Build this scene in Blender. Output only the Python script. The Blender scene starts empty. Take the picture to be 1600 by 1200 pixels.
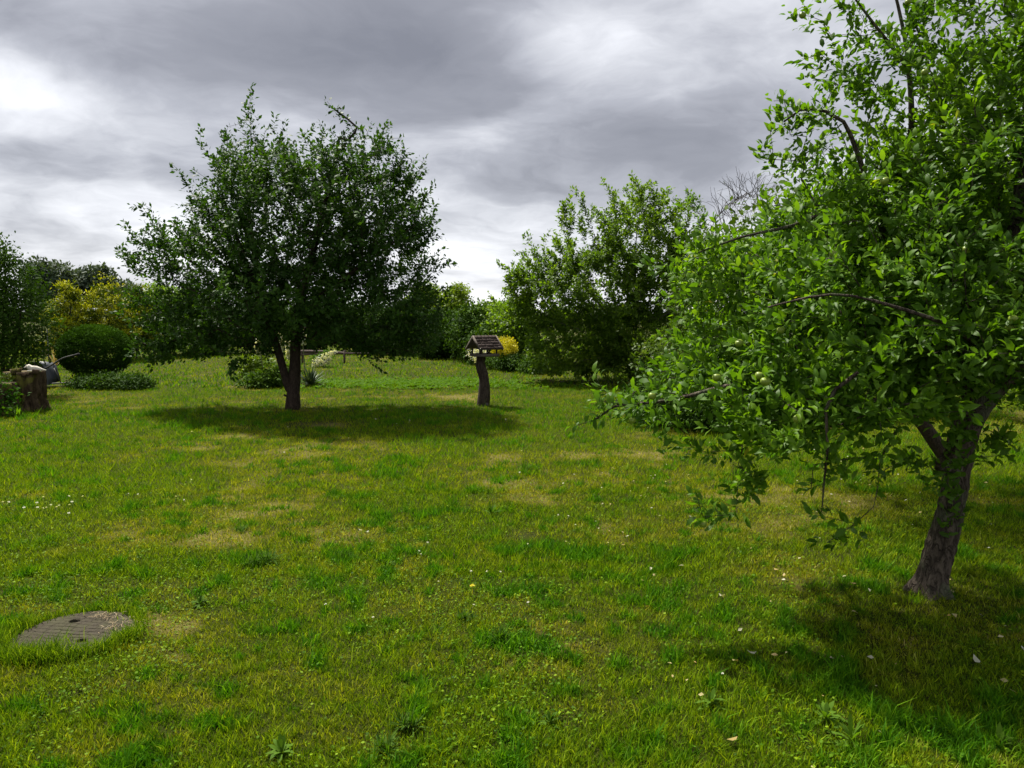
import bpy, math, random
import numpy as np
from mathutils import Vector, Matrix

# ------------------------------------------------------------------ camera, world, sun
SC = bpy.context.scene
COL = SC.collection
PITCH = math.radians(5.4)
CAMH = 1.6
FPX = 1160.0                      # focal length in photo pixels (1600 wide)
cam_d = bpy.data.cameras.new('camera')
cam_d.lens = FPX / 1600 * 36
cam_d.clip_end = 2000
cam = bpy.data.objects.new('camera', cam_d)
cam.location = (0, 0, CAMH)
cam.rotation_euler = (math.pi / 2 - PITCH, 0, 0)
COL.objects.link(cam)
SC.camera = cam

SUN_EL, SUN_AZ = math.radians(58), math.radians(-42)      # azimuth from +Y, negative = to the left
TO_SUN = Vector((math.sin(SUN_AZ) * math.cos(SUN_EL), math.cos(SUN_AZ) * math.cos(SUN_EL), math.sin(SUN_EL)))
sd = bpy.data.lights.new('sun', 'SUN')
sd.energy = 5.0
sd.angle = math.radians(2.0)
sd.color = (1.0, 0.95, 0.86)
sun = bpy.data.objects.new('sun', sd)
sun.rotation_euler = TO_SUN.to_track_quat('Z', 'Y').to_euler()
COL.objects.link(sun)

SC.view_settings.view_transform = 'Standard'
SC.view_settings.look = 'None'
SC.view_settings.gamma = 1.0
SC.view_settings.exposure = 0.85
SC.view_settings.use_curve_mapping = False
SC.cycles.max_bounces = 6
SC.cycles.transparent_max_bounces = 4
SC.cycles.sample_clamp_indirect = 4


class NT:
    """small helper for node trees"""
    def __init__(self, nt):
        self.nt = nt
        nt.nodes.clear()

    def n(self, typ, **kw):
        node = self.nt.nodes.new(typ)
        ins = kw.pop('ins', {})
        for k, v in kw.items():
            setattr(node, k, v)
        for k, v in ins.items():
            if hasattr(v, 'is_output') or isinstance(v, bpy.types.NodeSocket):
                self.nt.links.new(v, node.inputs[k])
            else:
                node.inputs[k].default_value = v
        return node

    def math(self, op, a, b=0.0, clamp=False):
        nd = self.n('ShaderNodeMath', operation=op, use_clamp=clamp)
        for i, v in enumerate((a, b)):
            if isinstance(v, bpy.types.NodeSocket):
                self.nt.links.new(v, nd.inputs[i])
            else:
                nd.inputs[i].default_value = v
        return nd.outputs[0]

    def mix(self, f, a, b, blend='MIX'):
        nd = self.n('ShaderNodeMix', data_type='RGBA', blend_type=blend)
        for i, v in ((0, f), (6, a), (7, b)):
            if isinstance(v, bpy.types.NodeSocket):
                self.nt.links.new(v, nd.inputs[i])
            else:
                nd.inputs[i].default_value = v if i == 0 else (*v[:3], 1)
        return nd.outputs[2]

    def ramp(self, f, stops, interp='LINEAR'):
        nd = self.n('ShaderNodeValToRGB')
        self.nt.links.new(f, nd.inputs[0])
        cr = nd.color_ramp
        cr.interpolation = interp
        while len(cr.elements) < len(stops):
            cr.elements.new(0.5)
        for e, (p, c) in zip(cr.elements, stops):
            e.position = p
            e.color = (*c[:3], 1) if not isinstance(c, float) else (c, c, c, 1)
        return nd.outputs[0]

    def link(self, a, b):
        self.nt.links.new(a, b)


def build_world():
    w = bpy.data.worlds.new('World')
    SC.world = w
    w.use_nodes = True
    t = NT(w.node_tree)
    tc = t.n('ShaderNodeTexCoord').outputs['Generated']
    sep = t.n('ShaderNodeSeparateXYZ', ins={0: tc})
    z = t.math('MAXIMUM', sep.outputs[2], 0.0)
    zz = t.math('ADD', z, 0.22)
    px = t.math('DIVIDE', sep.outputs[0], zz)
    py = t.math('DIVIDE', sep.outputs[1], zz)
    p = t.n('ShaderNodeCombineXYZ', ins={0: px, 1: py, 2: 0.0}).outputs[0]
    wn = t.n('ShaderNodeTexNoise', noise_dimensions='3D', ins={'Vector': p, 'Scale': 1.3, 'Detail': 4.0, 'Roughness': 0.55})
    wv = t.n('ShaderNodeVectorMath', operation='MULTIPLY_ADD', ins={0: wn.outputs['Color'], 1: (0.55, 0.55, 0.0), 2: p}).outputs[0]
    mp = t.n('ShaderNodeMapping', ins={'Vector': wv, 'Location': (3.1, 1.7, 0.0), 'Scale': (0.75, 0.95, 1.0), 'Rotation': (0, 0, 0.5)}).outputs[0]
    big = t.n('ShaderNodeTexNoise', ins={'Vector': mp, 'Scale': 1.0, 'Detail': 9.0, 'Roughness': 0.56}).outputs[0]
    mp2 = t.n('ShaderNodeMapping', ins={'Vector': wv, 'Location': (9.1, 4.7, 2.0), 'Scale': (1.9, 2.2, 1.0), 'Rotation': (0, 0, -0.15)}).outputs[0]
    fine = t.n('ShaderNodeTexNoise', ins={'Vector': mp2, 'Scale': 1.0, 'Detail': 8.0, 'Roughness': 0.58}).outputs[0]
    f = t.math('ADD', t.math('MULTIPLY', t.math('SUBTRACT', big, 0.5), 1.0), t.math('MULTIPLY', t.math('SUBTRACT', fine, 0.5), 0.8))
    f = t.math('ADD', f, 0.51)

    # large masses of cloud: (photo pixel, angular size in pixels x/y, strength)
    def blob(f, u, v, ru, rv, s):
        d = pix_dir(u, v)
        d = Vector(d).normalized()
        # elliptical falloff measured on the sphere, along azimuth and elevation
        azv = Vector((d.y, -d.x, 0)).normalized()
        elv = azv.cross(d)
        dx = t.n('ShaderNodeVectorMath', operation='DOT_PRODUCT', ins={0: tc, 1: azv * (FPX / ru)}).outputs['Value']
        dy = t.n('ShaderNodeVectorMath', operation='DOT_PRODUCT', ins={0: tc, 1: elv * (FPX / rv)}).outputs['Value']
        front = t.n('ShaderNodeVectorMath', operation='DOT_PRODUCT', ins={0: tc, 1: d}).outputs['Value']
        r2 = t.math('ADD', t.math('MULTIPLY', dx, dx), t.math('MULTIPLY', dy, dy))
        g = t.math('EXPONENT', t.math('MULTIPLY', r2, -1.0))
        g = t.math('MULTIPLY', g, t.math('GREATER_THAN', front, 0.0))
        return t.math('ADD', f, t.math('MULTIPLY', g, s))
    for b in SKY_BLOBS:
        f = blob(f, *b)
    # brighter low down
    hz = t.math('POWER', t.math('SUBTRACT', 1.0, t.math('MINIMUM', t.math('MULTIPLY', z, 5.0), 1.0)), 1.6)
    f = t.math('ADD', f, t.math('MULTIPLY', hz, 0.22))
    colr = t.ramp(f, SKY_RAMP)
    sky = t.n('ShaderNodeTexSky', sky_type='NISHITA', sun_disc=False, sun_elevation=SUN_EL, sun_rotation=SUN_AZ)
    b1 = t.n('ShaderNodeBackground', ins={0: sky.outputs[0], 1: 0.1})
    b2 = t.n('ShaderNodeBackground', ins={0: colr, 1: 0.72})
    ms = t.n('ShaderNodeMixShader', ins={0: 0.95, 1: b1.outputs[0], 2: b2.outputs[0]})
    out = t.n('ShaderNodeOutputWorld')
    t.link(ms.outputs[0], out.inputs[0])


def pix_dir(u, v):
    xr, zr = (u - 800) / FPX, -(v - 600) / FPX
    return np.array([xr, math.cos(PITCH) + zr * math.sin(PITCH), -math.sin(PITCH) + zr * math.cos(PITCH)])


def P(u, v, d):
    """point on the ray of photo pixel (u,v) at depth y = d"""
    r = pix_dir(u, v)
    return np.array([0, 0, CAMH]) + r * (d / r[1])


def G(u, v):
    """ground point under photo pixel"""
    r = pix_dir(u, v)
    return np.array([0, 0, CAMH]) + r * (CAMH / -r[2])


SKY_BLOBS = [  # u, v, ru, rv, strength
    (560, 70, 260, 80, -0.22),
    (180, 50, 260, 55, -0.16),
    (720, 110, 120, 60, -0.10),
    (950, 220, 230, 50, -0.15),
    (1070, 30, 250, 100, 0.28),
    (880, 60, 90, 60, 0.12),
    (60, 245, 200, 25, -0.16),
    (80, 180, 160, 30, 0.02),
    (80, 330, 220, 45, 0.14),
    (200, 380, 160, 50, 0.12),
    (1060, 300, 160, 50, -0.08),
    (730, 400, 110, 45, 0.16),
    (800, 190, 70, 30, 0.10),
]
SKY_RAMP = [(0.05, (0.19, 0.195, 0.225)), (0.30, (0.27, 0.275, 0.31)), (0.46, (0.385, 0.393, 0.435)), (0.60, (0.56, 0.57, 0.61)), (0.76, (0.77, 0.78, 0.82)), (0.95, (0.96, 0.965, 0.97))]
build_world()

rng = np.random.default_rng(7)
random.seed(7)


# ------------------------------------------------------------------ numpy helpers
def _hash(ix, iy, iz, seed):
    h = (ix.astype(np.int64) * 374761393 + iy.astype(np.int64) * 668265263 + iz.astype(np.int64) * 2147483647 + seed * 1274126177) & 0xffffffff
    h = ((h ^ (h >> 13)) * 1274126177) & 0xffffffff
    h = (h ^ (h >> 16)) & 0xffffff
    return h / float(0xffffff)


def noise2(x, y, seed=0):
    x0, y0 = np.floor(x), np.floor(y)
    fx, fy = x - x0, y - y0
    fx, fy = fx * fx * (3 - 2 * fx), fy * fy * (3 - 2 * fy)
    z = np.zeros_like(x0)
    a, b = _hash(x0, y0, z, seed), _hash(x0 + 1, y0, z, seed)
    c, d = _hash(x0, y0 + 1, z, seed), _hash(x0 + 1, y0 + 1, z, seed)
    return (a * (1 - fx) + b * fx) * (1 - fy) + (c * (1 - fx) + d * fx) * fy


def fbm2(x, y, seed=0, octv=4, gain=0.5):
    s, a, t = 0, 1, 0
    for o in range(octv):
        s = s + a * noise2(x * 2 ** o + 17.3 * o, y * 2 ** o - 9.1 * o, seed + o)
        t += a
        a *= gain
    return s / t


def noise3(p, seed=0):
    p0 = np.floor(p)
    f = p - p0
    f = f * f * (3 - 2 * f)
    r = 0
    for dx in (0, 1):
        for dy in (0, 1):
            for dz in (0, 1):
                w = (f[:, 0] if dx else 1 - f[:, 0]) * (f[:, 1] if dy else 1 - f[:, 1]) * (f[:, 2] if dz else 1 - f[:, 2])
                r = r + w * _hash(p0[:, 0] + dx, p0[:, 1] + dy, p0[:, 2] + dz, seed)
    return r


def fbm3(p, seed=0, octv=3):
    s, a, t = 0, 1, 0
    for o in range(octv):
        s = s + a * noise3(p * 2 ** o + 5.7 * o, seed + o)
        t += a
        a *= 0.5
    return s / t


def nrm(a):
    return a / np.maximum(np.linalg.norm(a, axis=-1, keepdims=True), 1e-9)


def mesh_np(name, V, faces, attrs=None, smooth=False, mat=None):
    """V (n,3); faces list of int arrays (m,3)/(m,4)"""
    me = bpy.data.meshes.new(name)
    V = np.asarray(V, dtype=np.float32)
    faces = [np.asarray(f, dtype=np.int32) for f in faces if len(f)]
    me.vertices.add(len(V))
    me.vertices.foreach_set('co', V.ravel())
    idx = np.concatenate([f.ravel() for f in faces])
    sizes = np.concatenate([np.full(len(f), f.shape[1], dtype=np.int32) for f in faces])
    starts = np.concatenate([[0], np.cumsum(sizes)[:-1]]).astype(np.int32)
    me.loops.add(len(idx))
    me.loops.foreach_set('vertex_index', idx)
    me.polygons.add(len(sizes))
    me.polygons.foreach_set('loop_start', starts)
    if smooth:
        me.polygons.foreach_set('use_smooth', np.ones(len(sizes), dtype=bool))
    for k, a in (attrs or {}).items():
        at = me.attributes.new(k, 'FLOAT', 'POINT')
        at.data.foreach_set('value', np.asarray(a, dtype=np.float32))
    me.update(calc_edges=True)
    if mat:
        me.materials.append(mat)
    return me


def link(name, me, parent=None, loc=None):
    o = bpy.data.objects.new(name, me)
    COL.objects.link(o)
    if parent is not None:
        o.parent = parent
    if loc is not None:
        o.location = loc
    return o


def obj(name, V, faces, mat, parent=None, attrs=None, smooth=False, kind=None):
    if parent is not None:
        V = np.asarray(V, float) - np.array(parent.location)
    o = link(name, mesh_np(name, V, faces, attrs, smooth, mat), parent)
    if kind:
        o['kind'] = kind
    return o


def tag(o, label=None, cat=None, group=None, kind=None):
    if label:
        o['label'] = label
    if cat:
        o['category'] = cat
    if group:
        o['group'] = group
    if kind:
        o['kind'] = kind
    return o


def thing(name, loc, label, cat, group=None):
    o = bpy.data.objects.new(name, None)
    o.empty_display_size = 0.2
    o.location = [float(c) for c in loc]
    COL.objects.link(o)
    return tag(o, label, cat, group)


def join(parts):
    Vs, Fs, off = [], [], 0
    for V, F in parts:
        Vs.append(V)
        for f in F:
            if len(f):
                Fs.append(np.asarray(f) + off)
        off += len(V)
    return np.concatenate(Vs), Fs


def tube(pts, rad, sides=6, cap=True, rough=0.0, seed=0, rfun=None):
    pts = np.asarray(pts, float)
    rad = np.asarray(rad, float) * np.ones(len(pts))
    n = len(pts)
    T = np.gradient(pts, axis=0)
    T = nrm(T)
    ref = np.array([1.0, 0, 0]) if abs(T[0][0]) < 0.8 else np.array([0, 1.0, 0])
    A = nrm(np.cross(T, ref))
    B = np.cross(T, A)
    ang = np.linspace(0, 2 * math.pi, sides, endpoint=False)
    rr = rad[:, None] * np.ones((n, sides))
    if rough:
        q = pts[:, None, :] + (A[:, None, :] * np.cos(ang)[None, :, None] + B[:, None, :] * np.sin(ang)[None, :, None]) * rad[:, None, None]
        nz = fbm3(q.reshape(-1, 3) * 9 / max(rad.max() * 10, .3), seed, 3).reshape(n, sides) - 0.5
        rr = rr * (1 + rough * 2 * nz)
    if rfun is not None:
        rr = rr * rfun(ang, np.linspace(0, 1, n), rad, pts)
    V = pts[:, None, :] + (A[:, None, :] * np.cos(ang)[None, :, None] + B[:, None, :] * np.sin(ang)[None, :, None]) * rr[:, :, None]
    V = V.reshape(-1, 3)
    i = np.arange(n - 1)[:, None] * sides
    j = np.arange(sides)[None, :]
    k = (j + 1) % sides
    F = np.stack([i + j, i + k, i + sides + k, i + sides + j], -1).reshape(-1, 4)
    Fs = [F]
    if cap:
        V = np.concatenate([V, pts[:1] - T[:1] * 0, pts[-1:]])
        a = np.arange(sides)
        Fs.append(np.stack([np.full(sides, n * sides), (a + 1) % sides, a], -1))
        Fs.append(np.stack([np.full(sides, n * sides + 1), (n - 1) * sides + a, (n - 1) * sides + (a + 1) % sides], -1))
    return V, Fs


def resample(pts, step):
    """smooth (catmull-rom) polyline resampled"""
    pts = np.asarray(pts, float)
    out = []
    n = len(pts)
    for i in range(n - 1):
        p0, p1, p2, p3 = pts[max(i - 1, 0)], pts[i], pts[i + 1], pts[min(i + 2, n - 1)]
        m = max(1, int(np.linalg.norm(p2 - p1) / step))
        for k in range(m):
            t = k / m
            out.append(0.5 * ((2 * p1) + (-p0 + p2) * t + (2 * p0 - 5 * p1 + 4 * p2 - p3) * t * t + (-p0 + 3 * p1 - 3 * p2 + p3) * t ** 3))
    out.append(pts[-1])
    return np.array(out)


def box(c, s, R=None):
    """oriented box; c centre, s full sizes, R 3x3"""
    v = np.array([[x, y, z] for x in (-.5, .5) for y in (-.5, .5) for z in (-.5, .5)]) * np.array(s)
    if R is not None:
        v = v @ np.asarray(R).T
    v = v + np.array(c)
    f = np.array([[0, 1, 3, 2], [4, 6, 7, 5], [0, 4, 5, 1], [2, 3, 7, 6], [0, 2, 6, 4], [1, 5, 7, 3]])
    return v, [f]


# ------------------------------------------------------------------ leaves
# templates: x across (in widths), y along (in lengths), z up (in lengths)
LEAF8 = (np.array([[0, 0, 0], [-.5, .34, .10], [0, .34, .02], [.5, .34, .10], [-.42, .68, .06], [0, .68, -.03], [.42, .68, .06], [0, 1, -.16]]),
         np.array([[0, 2, 1], [0, 3, 2], [1, 2, 5], [1, 5, 4], [2, 3, 6], [2, 6, 5], [4, 5, 7], [5, 6, 7]]))
LEAF4 = (np.array([[0, 0, 0], [-.5, .45, .05], [0, .5, -.05], [.5, .45, .05], [0, 1, -.12]]),
         np.array([[0, 2, 1], [0, 3, 2], [1, 2, 4], [2, 3, 4]]))
LEAF4B = (np.array([[0, 0, 0], [-.46, .30, .05], [.46, .30, .02], [-.40, .68, -.01], [.40, .68, .04], [.03, 1, -.16]]), np.array([[0, 2, 1], [1, 2, 4], [1, 4, 3], [3, 4, 5]]))
LEAF2 = (np.array([[0, 0, 0], [-.5, .5, .04], [.5, .5, .04], [0, 1, -.08]]), np.array([[0, 2, 1], [1, 2, 3]]))


def leaf_frames(dirs, normals):
    d = nrm(dirs)
    s = nrm(np.cross(d, normals))
    n = np.cross(s, d)
    return d, s, n


def leaves(base, dirs, normals, L, W, tpl, rnd):
    d, s, n = leaf_frames(dirs, normals)
    T, F = tpl
    L = np.asarray(L)[:, None, None]
    W = np.asarray(W)[:, None, None]
    V = base[:, None, :] + s[:, None, :] * (T[None, :, 0:1] * W) + d[:, None, :] * (T[None, :, 1:2] * L) + n[:, None, :] * (T[None, :, 2:3] * L)
    m, k = len(base), len(T)
    Fs = (F[None] + (np.arange(m) * k)[:, None, None]).reshape(-1, 3)
    return V.reshape(-1, 3), [Fs], np.repeat(rnd, k)


# ------------------------------------------------------------------ materials
def mat_new(name):
    m = bpy.data.materials.new(name)
    m.use_nodes = True
    return m, NT(m.node_tree)


def leaf_mat(name, stops, trans=0.35, rough=0.5, spec=0.22, back=(0.13, 0.18, 0.08), backf=0.3, tcol=1.25):
    m, t = mat_new(name)
    at = t.n('ShaderNodeAttribute', attribute_name='rnd').outputs['Fac']
    c = t.ramp(at, stops)
    geo = t.n('ShaderNodeNewGeometry')
    cb = t.mix(t.math('MULTIPLY', geo.outputs['Backfacing'], backf), c, back)
    nz = t.n('ShaderNodeTexNoise', ins={'Vector': geo.outputs['Position'], 'Scale': 60.0, 'Detail': 2.0}).outputs[0]
    cb = t.mix(t.math('MULTIPLY', nz, 0.35), cb, (0.0, 0.0, 0.0))
    pr = t.n('ShaderNodeBsdfPrincipled', ins={'Base Color': cb, 'Roughness': rough, 'Specular IOR Level': spec})
    ct = t.mix(1.0, c, (1.0 * tcol, 1.0 * tcol, 0.3 * tcol), 'MULTIPLY')
    tr = t.n('ShaderNodeBsdfTranslucent', ins={0: ct})
    ms = t.n('ShaderNodeMixShader', ins={0: trans, 1: pr.outputs[0], 2: tr.outputs[0]})
    t.link(ms.outputs[0], t.n('ShaderNodeOutputMaterial').inputs[0])
    return m


def bark_mat(name, dark, light, moss=None, scale=1.0, bump=0.6):
    m, t = mat_new(name)
    co = t.n('ShaderNodeTexCoord').outputs['Object']
    mp = t.n('ShaderNodeMapping', ins={'Vector': co, 'Scale': (scale, scale, scale * .35)}).outputs[0]
    n1 = t.n('ShaderNodeTexNoise', ins={'Vector': mp, 'Scale': 30.0, 'Detail': 7.0, 'Roughness': 0.7}).outputs[0]
    n3 = t.n('ShaderNodeTexNoise', ins={'Vector': mp, 'Scale': 24.0, 'Detail': 3.0, 'Distortion': 1.2}).outputs[0]
    rid = t.math('ABSOLUTE', t.math('SUBTRACT', n3, 0.5))
    crack = t.ramp(rid, [(0.0, 0.0), (0.07, 1.0)])
    h = t.math('ADD', t.math('MULTIPLY', crack, 0.5), n1)
    c = t.ramp(n1, [(0.3, dark), (0.7, light)])
    c = t.mix(t.math('MULTIPLY', t.math('SUBTRACT', 1.0, crack), 0.6), c, tuple(x * .4 for x in dark))
    if moss:
        n2 = t.n('ShaderNodeTexNoise', ins={'Vector': co, 'Scale': 5.0, 'Detail': 4.0}).outputs[0]
        c = t.mix(t.ramp(n2, [(0.52, 0.0), (0.62, 0.85)]), c, moss)
    bp = t.n('ShaderNodeBump', ins={'Strength': bump, 'Distance': 0.02, 'Height': h})
    pr = t.n('ShaderNodeBsdfPrincipled', ins={'Base Color': c, 'Roughness': 0.9, 'Specular IOR Level': 0.15, 'Normal': bp.outputs[0]})
    t.link(pr.outputs[0], t.n('ShaderNodeOutputMaterial').inputs[0])
    return m


def plain_mat(name, c1, c2, scale=20, rough=0.8, bump=0.2, spec=0.3, metallic=0.0, stretch=(1, 1, 1)):
    m, t = mat_new(name)
    co = t.n('ShaderNodeTexCoord').outputs['Object']
    mp = t.n('ShaderNodeMapping', ins={'Vector': co, 'Scale': stretch}).outputs[0]
    n1 = t.n('ShaderNodeTexNoise', ins={'Vector': mp, 'Scale': float(scale), 'Detail': 5.0, 'Roughness': 0.6}).outputs[0]
    c = t.ramp(n1, [(0.3, c1), (0.7, c2)])
    bp = t.n('ShaderNodeBump', ins={'Strength': bump, 'Distance': 0.01, 'Height': n1})
    pr = t.n('ShaderNodeBsdfPrincipled', ins={'Base Color': c, 'Roughness': rough, 'Specular IOR Level': spec, 'Metallic': metallic, 'Normal': bp.outputs[0]})
    t.link(pr.outputs[0], t.n('ShaderNodeOutputMaterial').inputs[0])
    return m


M = {}
M['apple_leaf'] = leaf_mat('apple_leaf', [(0.0, (0.030, 0.085, 0.004)), (0.5, (0.090, 0.20, 0.008)), (0.93, (0.20, 0.35, 0.015)), (0.985, (0.40, 0.38, 0.04))], trans=0.46, rough=.5, spec=.2, back=(0.20, 0.29, 0.09), backf=.35)
M['plum_leaf'] = leaf_mat('plum_leaf', [(0.0, (0.018, 0.05, 0.006)), (0.5, (0.038, 0.098, 0.009)), (1.0, (0.085, 0.175, 0.014))], trans=0.32, rough=0.55, spec=.16, back=(0.07, 0.12, 0.05), backf=.2)
M['mid_leaf'] = leaf_mat('mid_leaf', [(0.0, (0.05, 0.10, 0.007)), (0.5, (0.115, 0.215, 0.012)), (1.0, (0.24, 0.35, 0.025))], trans=0.48, back=(0.14, 0.2, 0.06))
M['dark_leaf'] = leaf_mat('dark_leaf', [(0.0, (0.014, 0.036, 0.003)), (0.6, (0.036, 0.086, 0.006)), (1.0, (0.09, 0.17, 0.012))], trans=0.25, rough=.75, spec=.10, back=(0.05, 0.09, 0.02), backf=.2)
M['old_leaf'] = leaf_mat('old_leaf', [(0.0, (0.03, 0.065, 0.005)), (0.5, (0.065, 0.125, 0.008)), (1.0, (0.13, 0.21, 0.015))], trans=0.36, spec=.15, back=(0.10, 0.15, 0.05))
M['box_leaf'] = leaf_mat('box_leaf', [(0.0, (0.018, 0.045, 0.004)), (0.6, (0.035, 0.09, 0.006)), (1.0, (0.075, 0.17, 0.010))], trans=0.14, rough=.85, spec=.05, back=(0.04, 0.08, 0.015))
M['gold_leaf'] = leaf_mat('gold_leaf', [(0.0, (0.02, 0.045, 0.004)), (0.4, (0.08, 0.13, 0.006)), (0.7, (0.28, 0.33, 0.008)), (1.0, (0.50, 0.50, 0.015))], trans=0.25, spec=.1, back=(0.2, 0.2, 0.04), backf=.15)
M['lime_leaf'] = leaf_mat('lime_leaf', [(0.0, (0.08, 0.14, 0.010)), (0.6, (0.19, 0.28, 0.018)), (1.0, (0.30, 0.38, 0.03))], trans=0.4, spec=.1, back=(0.2, 0.25, 0.08))
M['far_leaf'] = leaf_mat('far_leaf', [(0.0, (0.045, 0.075, 0.045)), (0.6, (0.085, 0.125, 0.075)), (1.0, (0.14, 0.18, 0.11))], trans=0.2, rough=0.7, back=(0.1, 0.13, 0.09))
M['yellow_leaf'] = leaf_mat('yellow_leaf', [(0.0, (0.35, 0.33, 0.01)), (1.0, (0.75, 0.66, 0.03))], trans=0.3, back=(0.5, 0.45, 0.05))
M['weed_leaf'] = leaf_mat('weed_leaf', [(0.0, (0.03, 0.09, 0.005)), (1.0, (0.12, 0.24, 0.012))], trans=0.35, rough=.75, spec=.1, back=(0.10, 0.17, 0.03))
M['fallen_leaf'] = leaf_mat('fallen_leaf', [(0.0, (0.35, 0.24, 0.06)), (0.5, (0.42, 0.38, 0.18)), (1.0, (0.5, 0.5, 0.38))], trans=0.15, back=(0.4, 0.4, 0.3))
M['petal'] = leaf_mat('petal', [(0.0, (0.6, 0.6, 0.48)), (1.0, (0.82, 0.82, 0.74))], trans=0.3, back=(0.75, 0.75, 0.66), rough=0.7)
M['bark'] = bark_mat('bark', (0.035, 0.026, 0.019), (0.15, 0.12, 0.092), moss=(0.10, 0.11, 0.065), bump=1.0)
M['dark_bark'] = bark_mat('dark_bark', (0.03, 0.02, 0.015), (0.075, 0.055, 0.042))
M['grey_bark'] = bark_mat('grey_bark', (0.06, 0.05, 0.045), (0.16, 0.145, 0.125))
M['stump_bark'] = bark_mat('stump_bark', (0.045, 0.03, 0.018), (0.13, 0.09, 0.055), moss=(0.16, 0.15, 0.03), scale=0.6)
M['apple_skin'] = plain_mat('apple_skin', (0.13, 0.2, 0.02), (0.22, 0.28, 0.035), 12, 0.4, 0.05, 0.35)


# ------------------------------------------------------------------ lawn
def blobf(x, y, pts):
    s = np.zeros_like(x)
    for (u, v, rx, ry, a) in pts:
        g = G(u, v)
        s = s + a * np.exp(-(((x - g[0]) / rx) ** 2 + ((y - g[1]) / ry) ** 2))
    return s


DRY = [(500, 664, .55, .35, 1.8), (820, 838, .20, .14, 1.8), (1260, 812, .7, .35, 1.4), (1220, 770, .7, .3, .7), (1290, 868, .35, .16, 1.3), (1130, 830, .5, .22, .8),
       (330, 700, .35, .3, .6), (320, 830, .3, .25, .5), (440, 622, 1.6, .35, .75), (760, 622, 2.2, .45, .6), (250, 618, 1.2, .5, .6), (460, 915, .08, .08, .9),
       (275, 980, .16, .14, .9), (345, 1010, .15, .12, .6), (880, 780, .6, .4, .4), (1000, 830, .7, .4, .4), (760, 700, 1.6, .9, .35), (700, 560, 3.5, 1.8, .5),
       (1440, 1000, .3, .15, .5), (1230, 990, .25, .12, .3), (560, 900, .4, .2, .3), (600, 1180, .12, .1, .6), (60, 665, .5, .25, .8), (200, 735, 1.2, .7, .3),
       (950, 705, 1.0, .6, .5), (1590, 655, 1.5, .8, 1.0), (870, 600, 2.0, .6, .5)]
LUSH = [(540, 785, .35, .3, 1.0), (600, 800, .3, .25, .8), (410, 875, .22, .12, 1.2), (770, 808, .22, .16, 1.0), (550, 875, .25, .12, 1.0), (780, 1000, .16, .1, 1.2),
        (860, 900, .5, .3, .7), (900, 970, .7, .3, .6), (1080, 930, .6, .3, .8), (840, 740, .3, .2, .8), (900, 700, .4, .3, .5), (1060, 870, .4, .2, .6),
        (420, 655, 2.5, .9, .8), (700, 650, 2.5, .9, .7), (620, 600, 1.6, 1.6, .7), (950, 640, 1.5, 1.2, .8), (200, 650, 2.0, .8, .6), (1180, 1000, .6, .25, .6),
        (300, 950, .3, .15, .6), (40, 970, .25, .2, .8), (120, 1050, .4, .1, .7), (850, 870, .35, .2, .5), (1300, 1080, .5, .25, .4), (700, 900, .5, .2, .4)]


def fields(x, y):
    a = fbm2(x * 1.1, y * 1.1, 11, 4)
    b = fbm2(x * 3.1 + 40, y * 3.1, 23, 3)
    c = fbm2(x * 9 + 7, y * 9, 31, 2)
    dry = np.clip((a - 0.50) * 3.2 + (b - 0.5) * 1.5 + (c - .5) * 1.1 + 0.14 + 0.6 * blobf(x, y, DRY) - 0.5 * blobf(x, y, LUSH), 0, 1.5)
    d = fbm2(x * 2.6 + 90, y * 2.6 + 3, 47, 3)
    e = fbm2(x * 8 + 3, y * 8, 53, 2)
    e2 = noise2(x * 15 + 9, y * 15, 54)
    lush = np.clip((d - 0.55) * 2.6 + (e - 0.53) * 4.2 + (e2 - .5) * 1.3 + 0.42 * blobf(x, y, LUSH) - 0.5 * blobf(x, y, DRY), 0, 1.4)
    return dry, lush


def gz(x, y):
    return 0.02 * (fbm2(x * 1.3, y * 1.3, 77, 2) - 0.5)


LID_C = (G(22, 990) + G(215, 990)) / 2
LID_C[1] = G(120, 994)[1]
LID_R = 0.302

ys = [-60, -20, -8, -3, 0, 0.8]
s = 1.3
while s < 60:
    ys.append(s)
    s += max(0.07, s * 0.022)
ys += [70, 90, 130, 200, 400, 900]
ys = np.array(ys)
xs = np.sinh(np.linspace(-5.2, 5.2, 170)) / math.sinh(5.2) * 60
xs = np.concatenate([[-900, -300, -120], xs, [120, 300, 900]])
xs = np.sort(np.concatenate([xs, np.linspace(-4, 4, 70)]))
XX, YY = np.meshgrid(xs, ys)
gx, gy = XX.ravel(), YY.ravel()
dry, lush = fields(gx, gy)
gzv = gz(gx, gy)
nx_, ny_ = len(xs), len(ys)
ii = (np.arange(ny_ - 1)[:, None] * nx_ + np.arange(nx_ - 1)[None, :]).ravel()
GF = np.stack([ii, ii + 1, ii + nx_ + 1, ii + nx_], -1)


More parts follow.
